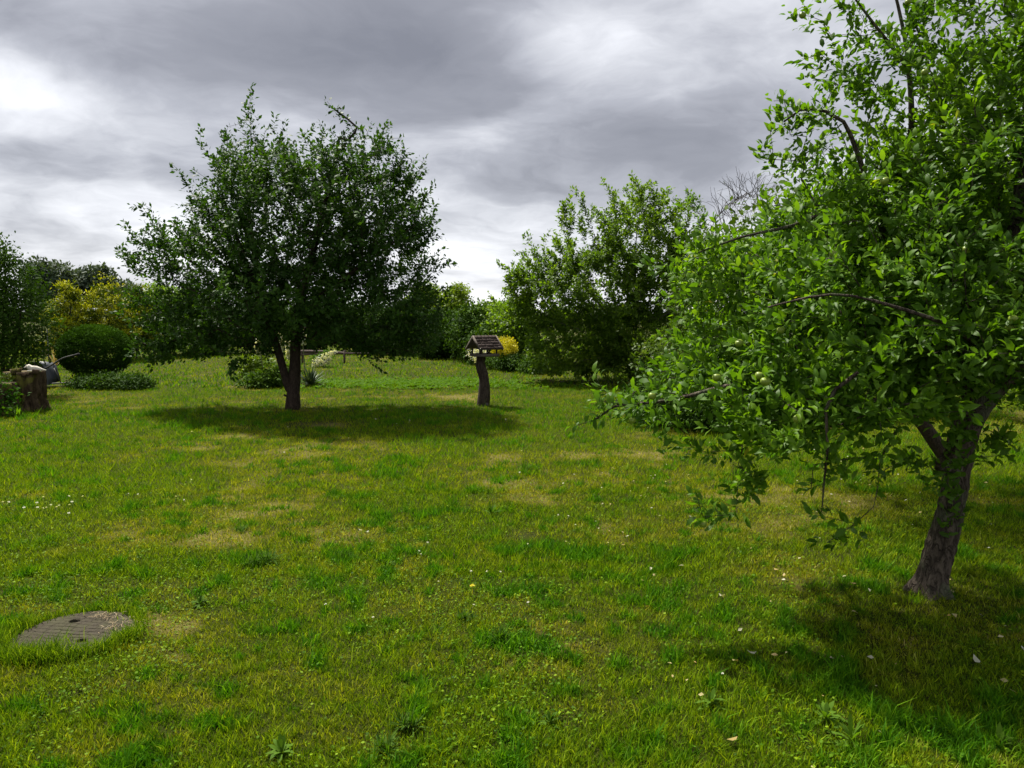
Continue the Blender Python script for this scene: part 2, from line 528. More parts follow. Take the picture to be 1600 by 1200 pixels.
def ground_mat():
    m, t = mat_new('lawn_soil')
    co = t.n('ShaderNodeTexCoord').outputs['Object']
    dr = t.n('ShaderNodeAttribute', attribute_name='dry').outputs['Fac']
    lu = t.n('ShaderNodeAttribute', attribute_name='lush').outputs['Fac']
    n1 = t.n('ShaderNodeTexNoise', ins={'Vector': co, 'Scale': 90.0, 'Detail': 5.0, 'Roughness': 0.7}).outputs[0]
    n2 = t.n('ShaderNodeTexNoise', ins={'Vector': co, 'Scale': 14.0, 'Detail': 5.0, 'Roughness': 0.6}).outputs[0]
    base = t.ramp(n1, [(0.32, (0.010, 0.014, 0.002)), (0.5, (0.032, 0.040, 0.004)), (0.72, (0.09, 0.10, 0.010))])
    straw = t.ramp(n1, [(0.3, (0.07, 0.06, 0.015)), (0.7, (0.22, 0.19, 0.055))])
    f = t.math('MULTIPLY', t.math('SUBTRACT', t.math('ADD', dr, t.math('MULTIPLY', n2, 0.5)), 0.95), 1.4, True)
    c = t.mix(f, base, straw)
    bp = t.n('ShaderNodeBump', ins={'Strength': 0.9, 'Distance': 0.02, 'Height': n1})
    pr = t.n('ShaderNodeBsdfPrincipled', ins={'Base Color': c, 'Roughness': 0.95, 'Specular IOR Level': 0.1, 'Normal': bp.outputs[0]})
    t.link(pr.outputs[0], t.n('ShaderNodeOutputMaterial').inputs[0])
    return m


tag(obj('lawn_ground', np.stack([gx, gy, gzv], -1), [GF], ground_mat(), attrs={'dry': dry, 'lush': lush}, smooth=True), 'ground of the garden lawn under the grass', kind='structure')


def grass_mat():
    m, t = mat_new('grass_blade')
    dr = t.n('ShaderNodeAttribute', attribute_name='dry').outputs['Fac']
    lu = t.n('ShaderNodeAttribute', attribute_name='lush').outputs['Fac']
    rn = t.n('ShaderNodeAttribute', attribute_name='rnd').outputs['Fac']
    up = t.n('ShaderNodeAttribute', attribute_name='up').outputs['Fac']
    green = t.ramp(rn, [(0.0, (0.030, 0.075, 0.002)), (0.55, (0.130, 0.232, 0.004)), (1.0, (0.31, 0.43, 0.014))])
    olive = t.ramp(rn, [(0.0, (0.09, 0.13, 0.003)), (0.5, (0.24, 0.29, 0.008)), (0.8, (0.31, 0.32, 0.025)), (1.0, (0.50, 0.45, 0.15))])
    rich = t.ramp(rn, [(0.0, (0.022, 0.09, 0.003)), (0.6, (0.065, 0.20, 0.004)), (1.0, (0.15, 0.33, 0.010))])
    c = t.mix(t.math('MINIMUM', dr, 1.0), green, olive)
    c = t.mix(t.math('MULTIPLY', lu, 0.95, True), c, rich)
    pr = t.n('ShaderNodeBsdfPrincipled', ins={'Base Color': c, 'Roughness': 0.6, 'Specular IOR Level': 0.08})
    ct = t.mix(1.0, c, (1.35, 1.2, 0.4), 'MULTIPLY')
    tr = t.n('ShaderNodeBsdfTranslucent', ins={0: ct})
    ms = t.n('ShaderNodeMixShader', ins={0: 0.38, 1: pr.outputs[0], 2: tr.outputs[0]})
    t.link(ms.outputs[0], t.n('ShaderNodeOutputMaterial').inputs[0])
    return m


M['grass'] = grass_mat()


def sample_lawn(n, d0, d1, power=1.5, r=rng):
    """points over the visible lawn, density falling with distance"""
    q = r.random(n * 2)
    # pdf over d: d^-power * (1.5 d + 2.4)
    grid = np.linspace(d0, d1, 2000)
    pdf = grid ** -power * (1.5 * grid + 2.4)
    cdf = np.cumsum(pdf)
    cdf /= cdf[-1]
    d = np.interp(q, cdf, grid)
    x = (r.random(n * 2) - 0.5) * (1.5 * d + 2.4)
    return x[:n], d[:n]


def not_covered(x, y):
    k = ((x - LID_C[0]) ** 2 + (y - LID_C[1]) ** 2) > (LID_R * (0.93 + 0.12 * noise2(x * 14, y * 14, 5))) ** 2
    for (u, v, r) in ((456, 925 - 285, .13), (755, 634, .1)):
        g = G(u, v)
        k &= ((x - g[0]) ** 2 + (y - g[1]) ** 2) > r * r
    return k


def grass(n, d0, d1, seg, hscale, wscale, power=1.5):
    x, y = sample_lawn(n, d0, d1, power)
    k = not_covered(x, y)
    x, y = x[k], y[k]
    dr, lu = fields(x, y)
    keep = rng.random(len(x)) < np.clip(1.15 - 0.6 * np.clip(dr - .55, 0, 1) + .2 * lu, .2, 1)
    bare = blobf(x, y, [(500, 664, .55, .35, 1.0), (820, 838, .17, .11, 1.1), (1290, 868, .2, .1, .7), (1230, 805, .3, .12, .6), (275, 980, .08, .07, .8), (460, 915, .05, .04, .9)])
    keep &= rng.random(len(x)) > bare * 0.8
    if seg == 2:
        gap = noise2(x * 22, y * 22, 61) * .6 + noise2(x * 45, y * 45, 66) * .4
        keep &= rng.random(len(x)) < np.clip((gap - .20) * 4.5, .15, 1)
    x, y, dr, lu = x[keep], y[keep], dr[keep], lu[keep]
    m = len(x)
    rn = np.clip(rng.normal(.45, .27, m), 0, 1)
    tf = noise2(x * 22, y * 22, 61)          # tussocks a few centimetres across
    tf2 = noise2(x * 9 + 3, y * 9, 62)
    h = (0.020 + 0.026 * rng.random(m) ** 1.5 + 0.030 * lu * rng.random(m)) * hscale * (1 - .3 * np.clip(dr, 0, 1)) * (.6 + .5 * tf + .35 * tf2)
    tall = rng.random(m) < 0.02
    h = np.where(tall, h * 1.8, h)
    w = (0.0020 + 0.0026 * rng.random(m) + .0012 * lu) * wscale
    if d0 > 6:
        rn = .5 + (rn - .45) * .55
    rn = np.clip(rn + (tf - .5) * .35, 0, 1)
    az = rng.random(m) * 2 * math.pi
    lean = (0.2 + 0.85 * rng.random(m)) * h
    la = rng.random(m) * 2 * math.pi
    ldir = np.stack([np.cos(la), np.sin(la), np.zeros(m)], -1)
    wd = np.stack([np.cos(az), np.sin(az), np.zeros(m)], -1)
    base = np.stack([x, y, gz(x, y) - 0.004], -1)
    tip = base + ldir * lean[:, None] + np.array([0, 0, 1.0]) * h[:, None]
    if seg == 2:
        mid = base + ldir * (lean * 0.3)[:, None] + np.array([0, 0, 1.0]) * (h * 0.62)[:, None]
        V = np.stack([base - wd * w[:, None] / 2, base + wd * w[:, None] / 2, mid - wd * w[:, None] * .4, mid + wd * w[:, None] * .4, tip], 1)
        F = np.array([[0, 1, 3], [0, 3, 2], [2, 3, 4]])
    else:
        V = np.stack([base - wd * w[:, None] / 2, base + wd * w[:, None] / 2, tip], 1)
        F = np.array([[0, 1, 2]])
    kk = V.shape[1]
    Fs = (F[None] + (np.arange(m) * kk)[:, None, None]).reshape(-1, 3)
    return V.reshape(-1, 3), Fs, np.repeat(dr, kk), np.repeat(lu, kk), np.repeat(rn, kk)


def ground_leaves(n, d0, d1):
    """clover and other small broad leaves between the blades"""
    x, y = sample_lawn(n, d0, d1, 1.6)
    k = not_covered(x, y)
    q = fbm2(x * 1.7 + 5, y * 1.7, 91, 3)
    k &= rng.random(len(x)) < np.clip((q - .38) * 4, .05, 1)
    x, y = x[k], y[k]
    dr, lu = fields(x, y)
    m = len(x)
    z = gz(x, y) + 0.012 + 0.02 * rng.random(m)
    a = rng.random(m) * 2 * math.pi
    d = np.stack([np.cos(a), np.sin(a), rng.normal(0, .3, m)], -1)
    n_ = nrm(np.stack([rng.normal(0, .45, m), rng.normal(0, .45, m), np.ones(m)], -1))
    L = 0.008 + 0.012 * rng.random(m)
    V, F, rn = leaves(np.stack([x, y, z], -1), d, n_, L, L * (.5 + .5 * rng.random(m)), LEAF2, np.clip(rng.normal(.42, .24, m), 0, .85))
    return V, F[0], np.repeat(dr * .25, 4), np.repeat(.25 + lu * .5, 4), rn


def cat_grass(chunks):
    V = np.concatenate([c[0] for c in chunks])
    off = np.cumsum([0] + [len(c[0]) for c in chunks])
    F = np.concatenate([c[1] + o for c, o in zip(chunks, off)])
    return V, F, {'dry': np.concatenate([c[2] for c in chunks]), 'lush': np.concatenate([c[3] for c in chunks]), 'rnd': np.concatenate([c[4] for c in chunks])}


V, F, A = cat_grass([grass(125000, 1.7, 4.4, 2, 1.1, 1.2), grass(290000, 1.7, 4.5, 1, .72, 1.5), grass(180000, 4.4, 6.6, 1, 1.1, 2.0), ground_leaves(70000, 1.7, 7.0)])
tag(obj('grass', V, [F], M['grass'], attrs=A), 'short mown grass of the lawn near the camera', 'grass', kind='stuff')
V, F, A = cat_grass([grass(300000, 6.5, 16, 1, 1.35, 2.8), grass(130000, 16, 42, 1, 1.8, 7.5, 1.2)])
tag(obj('grass', V, [F], M['grass'], attrs=A), 'short mown grass of the farther lawn up to the hedge', 'grass', kind='stuff')


# ------------------------------------------------------------------ trees
def ellipsoid_pts(lobes, n, shell=0.55, r=rng):
    """lobes (cx,cy,cz,rx,ry,rz,weight)"""
    lobes = np.asarray(lobes, float)
    vol = lobes[:, 6] * lobes[:, 3] * lobes[:, 4] * lobes[:, 5]
    which = r.choice(len(lobes), n, p=vol / vol.sum())
    v = nrm(r.normal(size=(n, 3)))
    rad = (shell + (1 - shell) * r.random(n)) if shell > 0 else r.random(n) ** (1 / 3)
    q = r.random(n)
    rad = np.where(q < .35, r.random(n) ** (1 / 3), rad)
    bump = 1 + 0.35 * (fbm3(v * 2.2 + which[:, None] * 7.1, 3, 2) - 0.5)
    return lobes[which, :3] + v * lobes[which, 3:6] * (rad * bump)[:, None]


def plobe(u, v, d, ru, rv, rd, w=1.0):
    """a lobe centred on a photo pixel at depth d; ru, rv in photo pixels, rd in metres"""
    c = P(u, v, d)
    return (c[0], c[1], c[2], ru * d / FPX, rd, rv * d / FPX, w)


def grow(limbs, att, limb_r=None, pathw=0.22, seg=0.16, bend=0.35, rtip=0.0025, expo=2.35):
    """limbs: list of polylines (first starts the trunk; others start near existing nodes). returns nodes, parent, radius, tip idx"""
    N, par, pl = [], [], []

    def add(p, pa):
        N.append(np.asarray(p, float))
        par.append(pa)
        pl.append(0 if pa < 0 else pl[pa] + np.linalg.norm(N[-1] - N[pa]))
        return len(N) - 1
    spans = []
    for li, L in enumerate(limbs):
        L = resample(L, seg)
        if li == 0:
            last = add(L[0], -1)
        else:
            A_ = np.array(N)
            last = int(np.argmin(np.linalg.norm(A_ - L[0], axis=1)))
        k0 = len(N)
        for p in L[1:]:
            last = add(p, last)
        spans.append((k0, len(N)))
    cap_n = len(N) + len(att) * 8
    NN = np.zeros((cap_n, 3))
    PL = np.zeros(cap_n)
    NN[:len(N)] = N
    PL[:len(N)] = pl
    cnt = len(N)
    PAR = np.full(cap_n, -1)
    PAR[:cnt] = par
    root = NN[0] + np.array([0, 0, 1.0])
    order = np.argsort(np.linalg.norm(att - root, axis=1))
    tips = []
    for i in order:
        a = att[i]
        df = a - NN[:cnt]
        dd = np.sqrt((df ** 2).sum(1))
        cost = dd + pathw * PL[:cnt] + 0.25 * np.maximum(-df[:, 2], 0)
        j = int(np.argmin(cost))
        m = min(7, max(1, int(dd[j] / seg)))
        p0 = NN[j]
        pd = (p0 - NN[PAR[j]]) if PAR[j] >= 0 else np.array([0, 0, 1.0])
        pd = pd / (np.linalg.norm(pd) + 1e-9)
        last = j
        for k in range(1, m + 1):
            t = k / m
            c1 = p0 + pd * dd[j] * bend
            q = (1 - t) ** 2 * p0 + 2 * t * (1 - t) * c1 + t * t * a
            if k < m:
                q = q + rng.normal(0, 0.018, 3)
            NN[cnt] = q
            PAR[cnt] = last
            PL[cnt] = PL[last] + np.linalg.norm(q - NN[last])
            last = cnt
            cnt += 1
        tips.append(last)
    NN, PAR, PL = NN[:cnt], PAR[:cnt], PL[:cnt]
    acc = np.zeros(cnt)
    hasc = np.zeros(cnt, bool)
    hasc[PAR[PAR >= 0]] = True
    acc[~hasc] = rtip ** expo
    for i in range(cnt - 1, 0, -1):
        acc[PAR[i]] += acc[i]
    R = acc ** (1 / expo)
    for li, (ra, rb) in (limb_r or {}).items():
        k0, k1 = spans[li]
        R[k0:k1] = np.maximum(R[k0:k1], np.linspace(ra, rb, k1 - k0))
    return NN, PAR, R, np.array(tips)


def chains(NN, PAR, R):
    cnt = len(NN)
    kids = [[] for _ in range(cnt)]
    for i in range(1, cnt):
        kids[PAR[i]].append(i)
    out = []
    stack = [(0, -1)]
    while stack:
        s_, pa = stack.pop()
        ch = [pa] if pa >= 0 else []
        c = s_
        while True:
            ch.append(c)
            if not kids[c]:
                break
            ks = sorted(kids[c], key=lambda k: -R[k])
            for k in ks[1:]:
                stack.append((k, c))
            c = ks[0]
        out.append(ch)
    return out


def make_wood(root, NN, PAR, R, mat, rscale=1.0, branch_r=0.018, max_branches=14, base_flare=1.0, trunk_sides=14, rmax=None, rough=0.12, trunk_rad=None):
    cs = chains(NN, PAR, R)
    rr = R * rscale
    if rmax:
        rr = np.minimum(rr, rmax)
    cs_sorted = sorted(cs[1:], key=lambda c: -rr[c[1]])
    # the trunk
    c = cs[0]
    pts, rad = NN[c], rr[c].copy()
    if trunk_rad is not None:
        rad = np.maximum(rad, np.interp(np.arange(len(c)) / max(1, len(c) - 1), *trunk_rad))
    k0 = min(4, len(c))
    for i in range(k0):
        rad[i] *= 1 + (base_flare - 1) * (1 - i / k0) ** 2
    V, F = tube(pts, rad, trunk_sides, rough=rough, seed=3)
    obj('trunk', V, F, mat, root, smooth=True)
    thin = []
    nb = 0
    for c in cs_sorted:
        r = rr[c].copy()
        r[0] = r[1]
        if r[1] >= branch_r and nb < max_branches:
            V, F = tube(NN[c], r, 9, rough=rough, seed=5)
            obj('branch', V, F, mat, root, smooth=True)
            nb += 1
        else:
            thin.append(tube(NN[c], r, 5 if r[1] > .008 else 3, cap=False))
    if thin:
        V, F = join(thin)
        F = [np.concatenate([f for f in F if f.shape[1] == 4])]
        obj('twigs', V, F, mat, root, kind='stuff')
    return cs


def foliage_frames(tips, tdir, k, twig, size, spread=0.5, up=0.8, droop=0.15, centre=None, aspect=.52, r=rng):
    """k leaves around each twig end; returns base, dir, normal, L, W, rnd"""
    n = len(tips)
    kk = np.arange(k)[None, :]
    t = (kk + r.random((n, k))) / k
    base = tips[:, None, :] - tdir[:, None, :] * (t * twig)[:, :, None]
    base = base + r.normal(0, twig * .07, base.shape)
    rv = nrm(r.normal(size=(n, k, 3)))
    td = tdir[:, None, :]
    rad = nrm(rv - (rv * td).sum(-1, keepdims=True) * td)
    d = td * (0.25 + .9 * (1 - t[:, :, None])) + rad * (spread + .4) + np.array([0, 0, -droop])
    nn = rad * -0.1 + np.array([0, 0, up]) + r.normal(0, .45, (n, k, 3))
    if centre is not None:
        nn = nn + nrm(base - centre) * 0.45
    L = size * (0.55 + .85 * r.random((n, k)))
    clump = fbm3(tips * 1.8, 9, 2)
    clump = (clump - .5) * 1.6 + .5
    rnd = np.clip(0.45 * clump[:, None] + 0.55 * r.normal(.5, .22, (n, k)), 0, 1)
    base = base.reshape(-1, 3) + nrm(rad.reshape(-1, 3)) * 0.006
    return base, d.reshape(-1, 3), nn.reshape(-1, 3), L.ravel(), L.ravel() * aspect, rnd.ravel()


def tipdirs(NN, PAR, tips, lift=0.25):
    p = NN[tips]
    g = PAR[PAR[tips]]
    q = NN[np.where(g >= 0, g, PAR[tips])]
    d = nrm(p - q)
    d = d + np.array([0, 0, lift]) + rng.normal(0, .25, d.shape)
    return nrm(d)


def full_tree(root, limbs, att, leaf_k, twig, size, leaf_mat_, bark, tpl=LEAF4, lift=0.25, up=.8, droop=.15, aspect=.52, grow_kw={}, wood_kw={}, foliage_name='foliage'):
    NN, PAR, R, tips = grow(limbs, att, **grow_kw)
    make_wood(root, NN, PAR, R, bark, **wood_kw)
    td = tipdirs(NN, PAR, tips, lift)
    cen = att.mean(0)
    fr = foliage_frames(NN[tips] + td * .03, td, leaf_k, twig, size, up=up, droop=droop, centre=cen, aspect=aspect)
    return NN, PAR, R, tips, fr


# ---- tree in the middle of the lawn
D0 = G(457, 640)[1]
root = thing('fruit_tree', G(457, 640), 'broad dark green fruit tree with forked trunk standing alone in the middle of the lawn', 'tree')
b0 = G(457, 640)


def PL_(*a):
    return [P(u, v, d) for (u, v, d) in a]


limbs = [
    [b0 + [0, 0, -.05]] + PL_((458, 615, D0), (461, 575, D0), (462, 530, D0), (466, 490, D0), (480, 430, D0), (500, 350, D0), (520, 270, D0 + .1), (530, 215, D0)),
    PL_((456, 618, D0), (446, 590, D0 - .05), (436, 553, D0 - .1), (424, 515, D0 - .2), (400, 450, D0 - .4), (370, 370, D0 - .3), (345, 300, D0 - .2)),
    PL_((430, 528, D0), (390, 480, D0 + .3), (330, 430, D0 + .4), (270, 390, D0 + .2), (225, 360, D0)),
    PL_((466, 490, D0), (530, 440, D0 - .3), (600, 390, D0 - .4), (650, 350, D0 - .2)),
    PL_((466, 500, D0), (520, 470, D0 + .8), (600, 450, D0 + 1.2), (660, 420, D0 + 1.0)),
    PL_((410, 470, D0), (400, 420, D0 + .8), (390, 330, D0 + .9), (392, 230, D0 + .4), (392, 165, D0 + .2)),
    PL_((462, 520, D0), (470, 470, D0 - .9), (480, 430, D0 - 1.6), (470, 420, D0 - 2.1)),
    PL_((500, 350, D0), (560, 300, D0 + .3), (590, 240, D0 + .2), (600, 200, D0)),
]
lobes = [plobe(460, 350, D0, 150, 130, 1.9, 1.3), plobe(560, 330, D0, 120, 120, 1.7), plobe(510, 260, D0, 85, 50, 1.2, .7), plobe(400, 255, D0, 65, 65, 1.1, 1.2), plobe(590, 250, D0, 60, 55, 1.0, 1.1),
         plobe(610, 400, D0 + .2, 85, 95, 1.4), plobe(330, 400, D0, 100, 80, 1.5, 1.3), plobe(260, 400, D0, 65, 50, .9, .8), plobe(360, 480, D0, 95, 60, 1.5), plobe(275, 500, D0 + .3, 65, 55, 1.0),
         plobe(450, 460, D0 - .3, 120, 60, 1.9, 1.2), plobe(580, 480, D0, 110, 55, 1.5, 1.1), plobe(480, 510, D0 - .5, 90, 30, 1.2), plobe(250, 540, D0 + .2, 40, 25, .5, .8), plobe(600, 525, D0, 50, 35, .7),
         plobe(665, 490, D0 + .2, 50, 55, 1.0, 1.3), plobe(640, 530, D0 + .3, 50, 30, .8, 1.2), plobe(230, 480, D0 + .2, 45, 50, .8, 1.1), plobe(300, 540, D0 + .2, 70, 25, .8, 1.0), plobe(345, 310, D0, 60, 50, .9, .8), plobe(640, 320, D0, 45, 70, .9, .9), plobe(395, 520, D0 - .6, 45, 35, .6), plobe(235, 545, D0 + .1, 38, 32, .5, 1.4), plobe(300, 530, D0 + .2, 60, 35, .7, 1.2), plobe(600, 535, D0 - .1, 45, 34, .5, 1.3), plobe(365, 550, D0 - .6, 18, 35, .25, 1.3), plobe(660, 520, D0 + .2, 40, 40, .6, 1.2), plobe(545, 520, D0 - .3, 40, 30, .5)]
att = ellipsoid_pts(lobes, 3500, .5)
sprays = []


def spray(pts, step=.11, jit=.05):
    q = resample(np.array(pts), step)
    sprays.append(q + rng.normal(0, jit, q.shape))


for pts in (PL_((400, 230, D0), (395, 185, D0), (391, 150, D0), (390, 133, D0)), PL_((560, 210, D0), (545, 185, D0), (515, 162, D0)), PL_((600, 240, D0), (605, 200, D0), (612, 190, D0)),
            PL_((360, 290, D0), (335, 255, D0), (320, 215, D0)), PL_((310, 340, D0), (285, 275, D0), (270, 262, D0)), PL_((260, 370, D0), (230, 330, D0), (212, 312, D0)),
            PL_((250, 400, D0), (215, 370, D0), (187, 352, D0)), PL_((260, 420, D0), (215, 400, D0), (187, 390, D0)), PL_((240, 430, D0), (205, 410, D0), (195, 400, D0)),
            PL_((640, 330, D0), (665, 300, D0), (680, 286, D0)), PL_((650, 280, D0), (660, 262, D0), (658, 248, D0)), PL_((660, 380, D0), (690, 365, D0), (680, 350, D0)),
            PL_((670, 410, D0), (700, 415, D0), (712, 425, D0)), PL_((660, 440, D0), (690, 450, D0), (700, 455, D0)), PL_((380, 520, D0 - .5), (368, 560, D0 - .6), (355, 595, D0 - .6)),
            PL_((600, 530, D0), (597, 560, D0 - .1), (598, 580, D0 - .1)), PL_((250, 540, D0), (232, 560, D0), (228, 580, D0)), PL_((340, 260, D0), (345, 230, D0), (343, 210, D0)),
            PL_((430, 200, D0), (437, 190, D0), (430, 182, D0)), PL_((470, 215, D0), (480, 200, D0), (500, 195, D0)), PL_((210, 470, D0), (198, 500, D0), (196, 520, D0))):
    spray(pts)
att = np.concatenate([att] + sprays)
att = att[att[:, 2] > 0.3]
NN, PAR, R, tips, fr = full_tree(root, limbs, att, 23, .30, .073, M['plum_leaf'], M['dark_bark'], grow_kw=dict(limb_r={0: (.095, .010), 1: (.066, .012), 2: (.045, .008), 3: (.045, .008), 5: (.025, .003)}), wood_kw=dict(rmax=.105, rscale=1.1, base_flare=1.35, trunk_rad=([0, .15, .3, 1], [.095, .085, .065, .01])))
V, F, rn = leaves(*fr[:5], LEAF2, fr[5])
obj('foliage', V, F, M['plum_leaf'], root, attrs={'rnd': rn}, kind='stuff')
# short knot on the trunk
V, F = tube([P(453, 618, D0), P(448, 619, D0), P(444, 617, D0 - .05)], .017, 6)
obj('branch_stub', V, F, M['dark_bark'], root, smooth=True)

# ---- apple tree on the right
b1 = G(1455, 925)
D1 = b1[1]
root = thing('apple_tree', b1, 'large leaning apple tree with small green apples filling the right of the picture', 'tree')
limbs = [
    [b1 + [0, 0, -.06], b1 + [0, 0, .03]] + PL_((1462, 885, D1), (1476, 835, D1), (1488, 780, D1), (1496, 730, D1), (1502, 690, D1), (1518, 650, D1 + .05), (1548, 600, D1 + .1), (1585, 545, D1 + .1), (1600, 480, D1 + .1), (1590, 380, D1 + .1), (1600, 250, D1 + .2), (1610, 100, D1 + .3), (1600, -60, D1 + .3)),
    PL_((1600, 540, D1 + .1), (1650, 480, D1 + .2), (1700, 400, D1 + .3), (1740, 300, D1 + .3), (1760, 150, D1 + .3)),
    PL_((1590, 500, D1 + .1), (1520, 470, D1 + .3), (1450, 440, D1 + .5), (1412, 390, D1 + .6), (1416, 320, D1 + .6), (1424, 220, D1 + .55), (1422, 130, D1 + .5), (1412, 50, D1 + .5), (1396, -20, D1 + .5)),
    PL_((1424, 110, D1 + .5), (1395, 75, D1 + .45), (1360, 30, D1 + .4), (1330, -10, D1 + .4)),
    PL_((1440, 430, D1 + .5), (1385, 370, D1 + .3), (1360, 300, D1 + .2), (1338, 235, D1 + .15), (1318, 190, D1 + .1), (1290, 174, D1 + .1), (1250, 172, D1), (1225, 190, D1)),
    PL_((1385, 345, D1 + .3), (1340, 328, D1 + .2), (1290, 332, D1 + .1), (1240, 352, D1), (1160, 370, D1), (1090, 395, D1)),
    PL_((1550, 600, D1), (1480, 590, D1 - .5), (1380, 580, D1 - .8), (1260, 590, D1 - .8), (1150, 600, D1 - .6), (1050, 625, D1 - .4), (960, 635, D1 - .3), (930, 655, D1 - .3)),
    PL_((1530, 630, D1), (1450, 560, D1 + .4), (1350, 530, D1 + .6), (1240, 510, D1 + .7), (1140, 500, D1 + .8), (1070, 510, D1 + .7)),
    PL_((1560, 580, D1), (1500, 520, D1 - .7), (1400, 480, D1 - 1.0), (1300, 460, D1 - 1.0), (1200, 480, D1 - .8)),
    PL_((1150, 600, D1 - .6), (1165, 660, D1 - .7), (1160, 730, D1 - .75), (1130, 780, D1 - .78), (1095, 822, D1 - .8)),
    PL_((1320, 585, D1 - .8), (1290, 640, D1 - .85), (1293, 700, D1 - .85), (1287, 760, D1 - .85), (1284, 800, D1 - .85)),
    PL_((1600, 520, D1), (1640, 600, D1 - .6), (1700, 640, D1 - .8)),
]
Dq = D1
lobes = [plobe(1440, 330, Dq + .3, 190, 150, .95, .8), plobe(1450, 140, Dq + .4, 150, 140, .75, .5), plobe(1350, 420, Dq + .2, 190, 110, 1.0, 1.1), plobe(1560, 260, Dq + .3, 180, 200, .9, .55), plobe(1650, 450, Dq + .2, 170, 170, .9),
         plobe(1300, 540, Dq - .1, 210, 85, .9, 1.2), plobe(1480, 520, Dq - .2, 170, 90, .8, 1.2), plobe(1180, 590, Dq - .3, 130, 70, .6, 1.2), plobe(1130, 520, Dq + .2, 90, 80, .6, .9),
         plobe(1240, 640, Dq - .6, 150, 50, .4, 1.4), plobe(1400, 610, Dq - .6, 150, 60, .4, 1.1), plobe(1040, 625, Dq - .3, 70, 32, .3, 1.3), plobe(1260, 360, Dq + .1, 90, 60, .6), plobe(1160, 400, Dq + .1, 80, 50, .5, .8),
         plobe(1250, 210, Dq + .1, 55, 45, .35, .9), plobe(1330, 110, Dq + .4, 60, 50, .4, .8), plobe(1150, 440, Dq + .1, 90, 60, .5), plobe(1560, 40, Dq + .4, 130, 110, .6, .6), plobe(1450, -60, Dq + .4, 120, 90, .6, .4),
         plobe(1130, 680, Dq - .6, 50, 30, .25, 1.2), plobe(1520, 690, Dq - .45, 45, 30, .2, 1.2), plobe(1300, 300, Dq + .1, 60, 50, .45, .9)]
lobes += [plobe(1270, 430, Dq - .6, 130, 80, .35, .8), plobe(1120, 400, Dq + .2, 60, 45, .4, 1.0), plobe(1090, 560, Dq - .1, 90, 45, .4, 1.2), plobe(1760, 300, Dq, 130, 220, 1.1, .8), plobe(1060, 470, Dq + .2, 45, 55, .4, 1.0), plobe(1850, 450, Dq - .2, 130, 150, 1.1, .6)]
att = ellipsoid_pts(lobes, 3100, .45)
sprays = []
for pts in (PL_((1000, 630, D1 - .3), (950, 640, D1 - .3), (925, 650, D1 - .3), (905, 668, D1 - .3)), PL_((990, 610, D1 - .3), (950, 598, D1 - .3), (920, 590, D1 - .3)), PL_((1010, 650, D1 - .4), (990, 655, D1 - .4)),
            PL_((1330, 5, D1 + .4), (1290, 0, D1 + .4), (1245, 22, D1 + .4)), PL_((1340, 60, D1 + .4), (1300, 50, D1 + .4), (1285, 38, D1 + .4)), PL_((1320, 90, D1 + .3), (1280, 90, D1 + .3), (1240, 105, D1 + .3)),
            PL_((1260, 175, D1), (1220, 160, D1), (1205, 150, D1)), PL_((1240, 190, D1), (1205, 200, D1), (1190, 230, D1)), PL_((1250, 230, D1), (1215, 240, D1), (1190, 250, D1)), PL_((1090, 395, D1), (1050, 398, D1), (1005, 397, D1)),
            PL_((1120, 350, D1), (1090, 330, D1), (1075, 320, D1)), PL_((1110, 380, D1), (1080, 375, D1), (1060, 360, D1)),
            PL_((1165, 680, D1 - .7), (1180, 735, D1 - .72), (1195, 745, D1 - .72)), PL_((1290, 700, D1 - .85), (1265, 720, D1 - .85), (1255, 745, D1 - .85)), PL_((1290, 720, D1 - .85), (1340, 722, D1 - .85), (1375, 745, D1 - .85)),
            PL_((1284, 790, D1 - .85), (1290, 830, D1 - .85)), PL_((1160, 735, D1 - .75), (1145, 745, D1 - .75)), PL_((1500, 660, D1 - .4), (1510, 700, D1 - .5), (1515, 735, D1 - .5)), PL_((1520, 660, D1 - .4), (1550, 690, D1 - .5), (1565, 700, D1 - .5)),
            PL_((1380, 640, D1 - .8), (1370, 680, D1 - .8), (1385, 700, D1 - .8)), PL_((1230, 660, D1 - .8), (1210, 700, D1 - .8), (1200, 740, D1 - .8)), PL_((1560, 60, D1 + .4), (1560, 40, D1 + .4)),
            PL_((1095, 780, D1 - .8), (1140, 790, D1 - .8)), PL_((1060, 660, D1 - .4), (1085, 690, D1 - .5), (1100, 705, D1 - .5)), PL_((1495, 805, D1 - .06), (1460, 740, D1 - .2), (1410, 735, D1 - .4), (1385, 730, D1 - .4))):
    spray(pts, .075, .02)
APPLES = [(1098, 819, D1 - .8), (1254, 24, D1 + .35), (1419, 3, D1 + .1), (1510, 390, D1 - .6), (1410, 412, D1 - .5), (1383, 283, D1 - .4), (1445, 113, D1 - .1), (1187, 492, D1 - .6), (1220, 516, D1 - .7),
          (1330, 542, D1 - .95), (1155, 536, D1 - .6), (1187, 587, D1 - .9), (1246, 655, D1 - 1.0), (1478, 523, D1 - .9), (1583, 498, D1 - .9), (1579, 511, D1 - .85), (1019, 619, D1 - .6), (988, 657, D1 - .5),
          (935, 642, D1 - .45), (1196, 596, D1 - .95), (1300, 480, D1 - .9), (1245, 350, D1 - .5), (1302, 397, D1 - .6), (1420, 250, D1 - .3), (1360, 610, D1 - 1.0), (1120, 590, D1 - .8), (1540, 430, D1 - .7), (1280, 620, D1 - 1.0), (1075, 600, D1 - .6), (1555, 610, D1 - .6)]
ap = np.array([P(*a) for a in APPLES])
sp = np.concatenate(sprays)
att = np.concatenate([att, sp, ap + [0, 0, .05]])
att = att[(att[:, 2] > .3)]
fly = .13
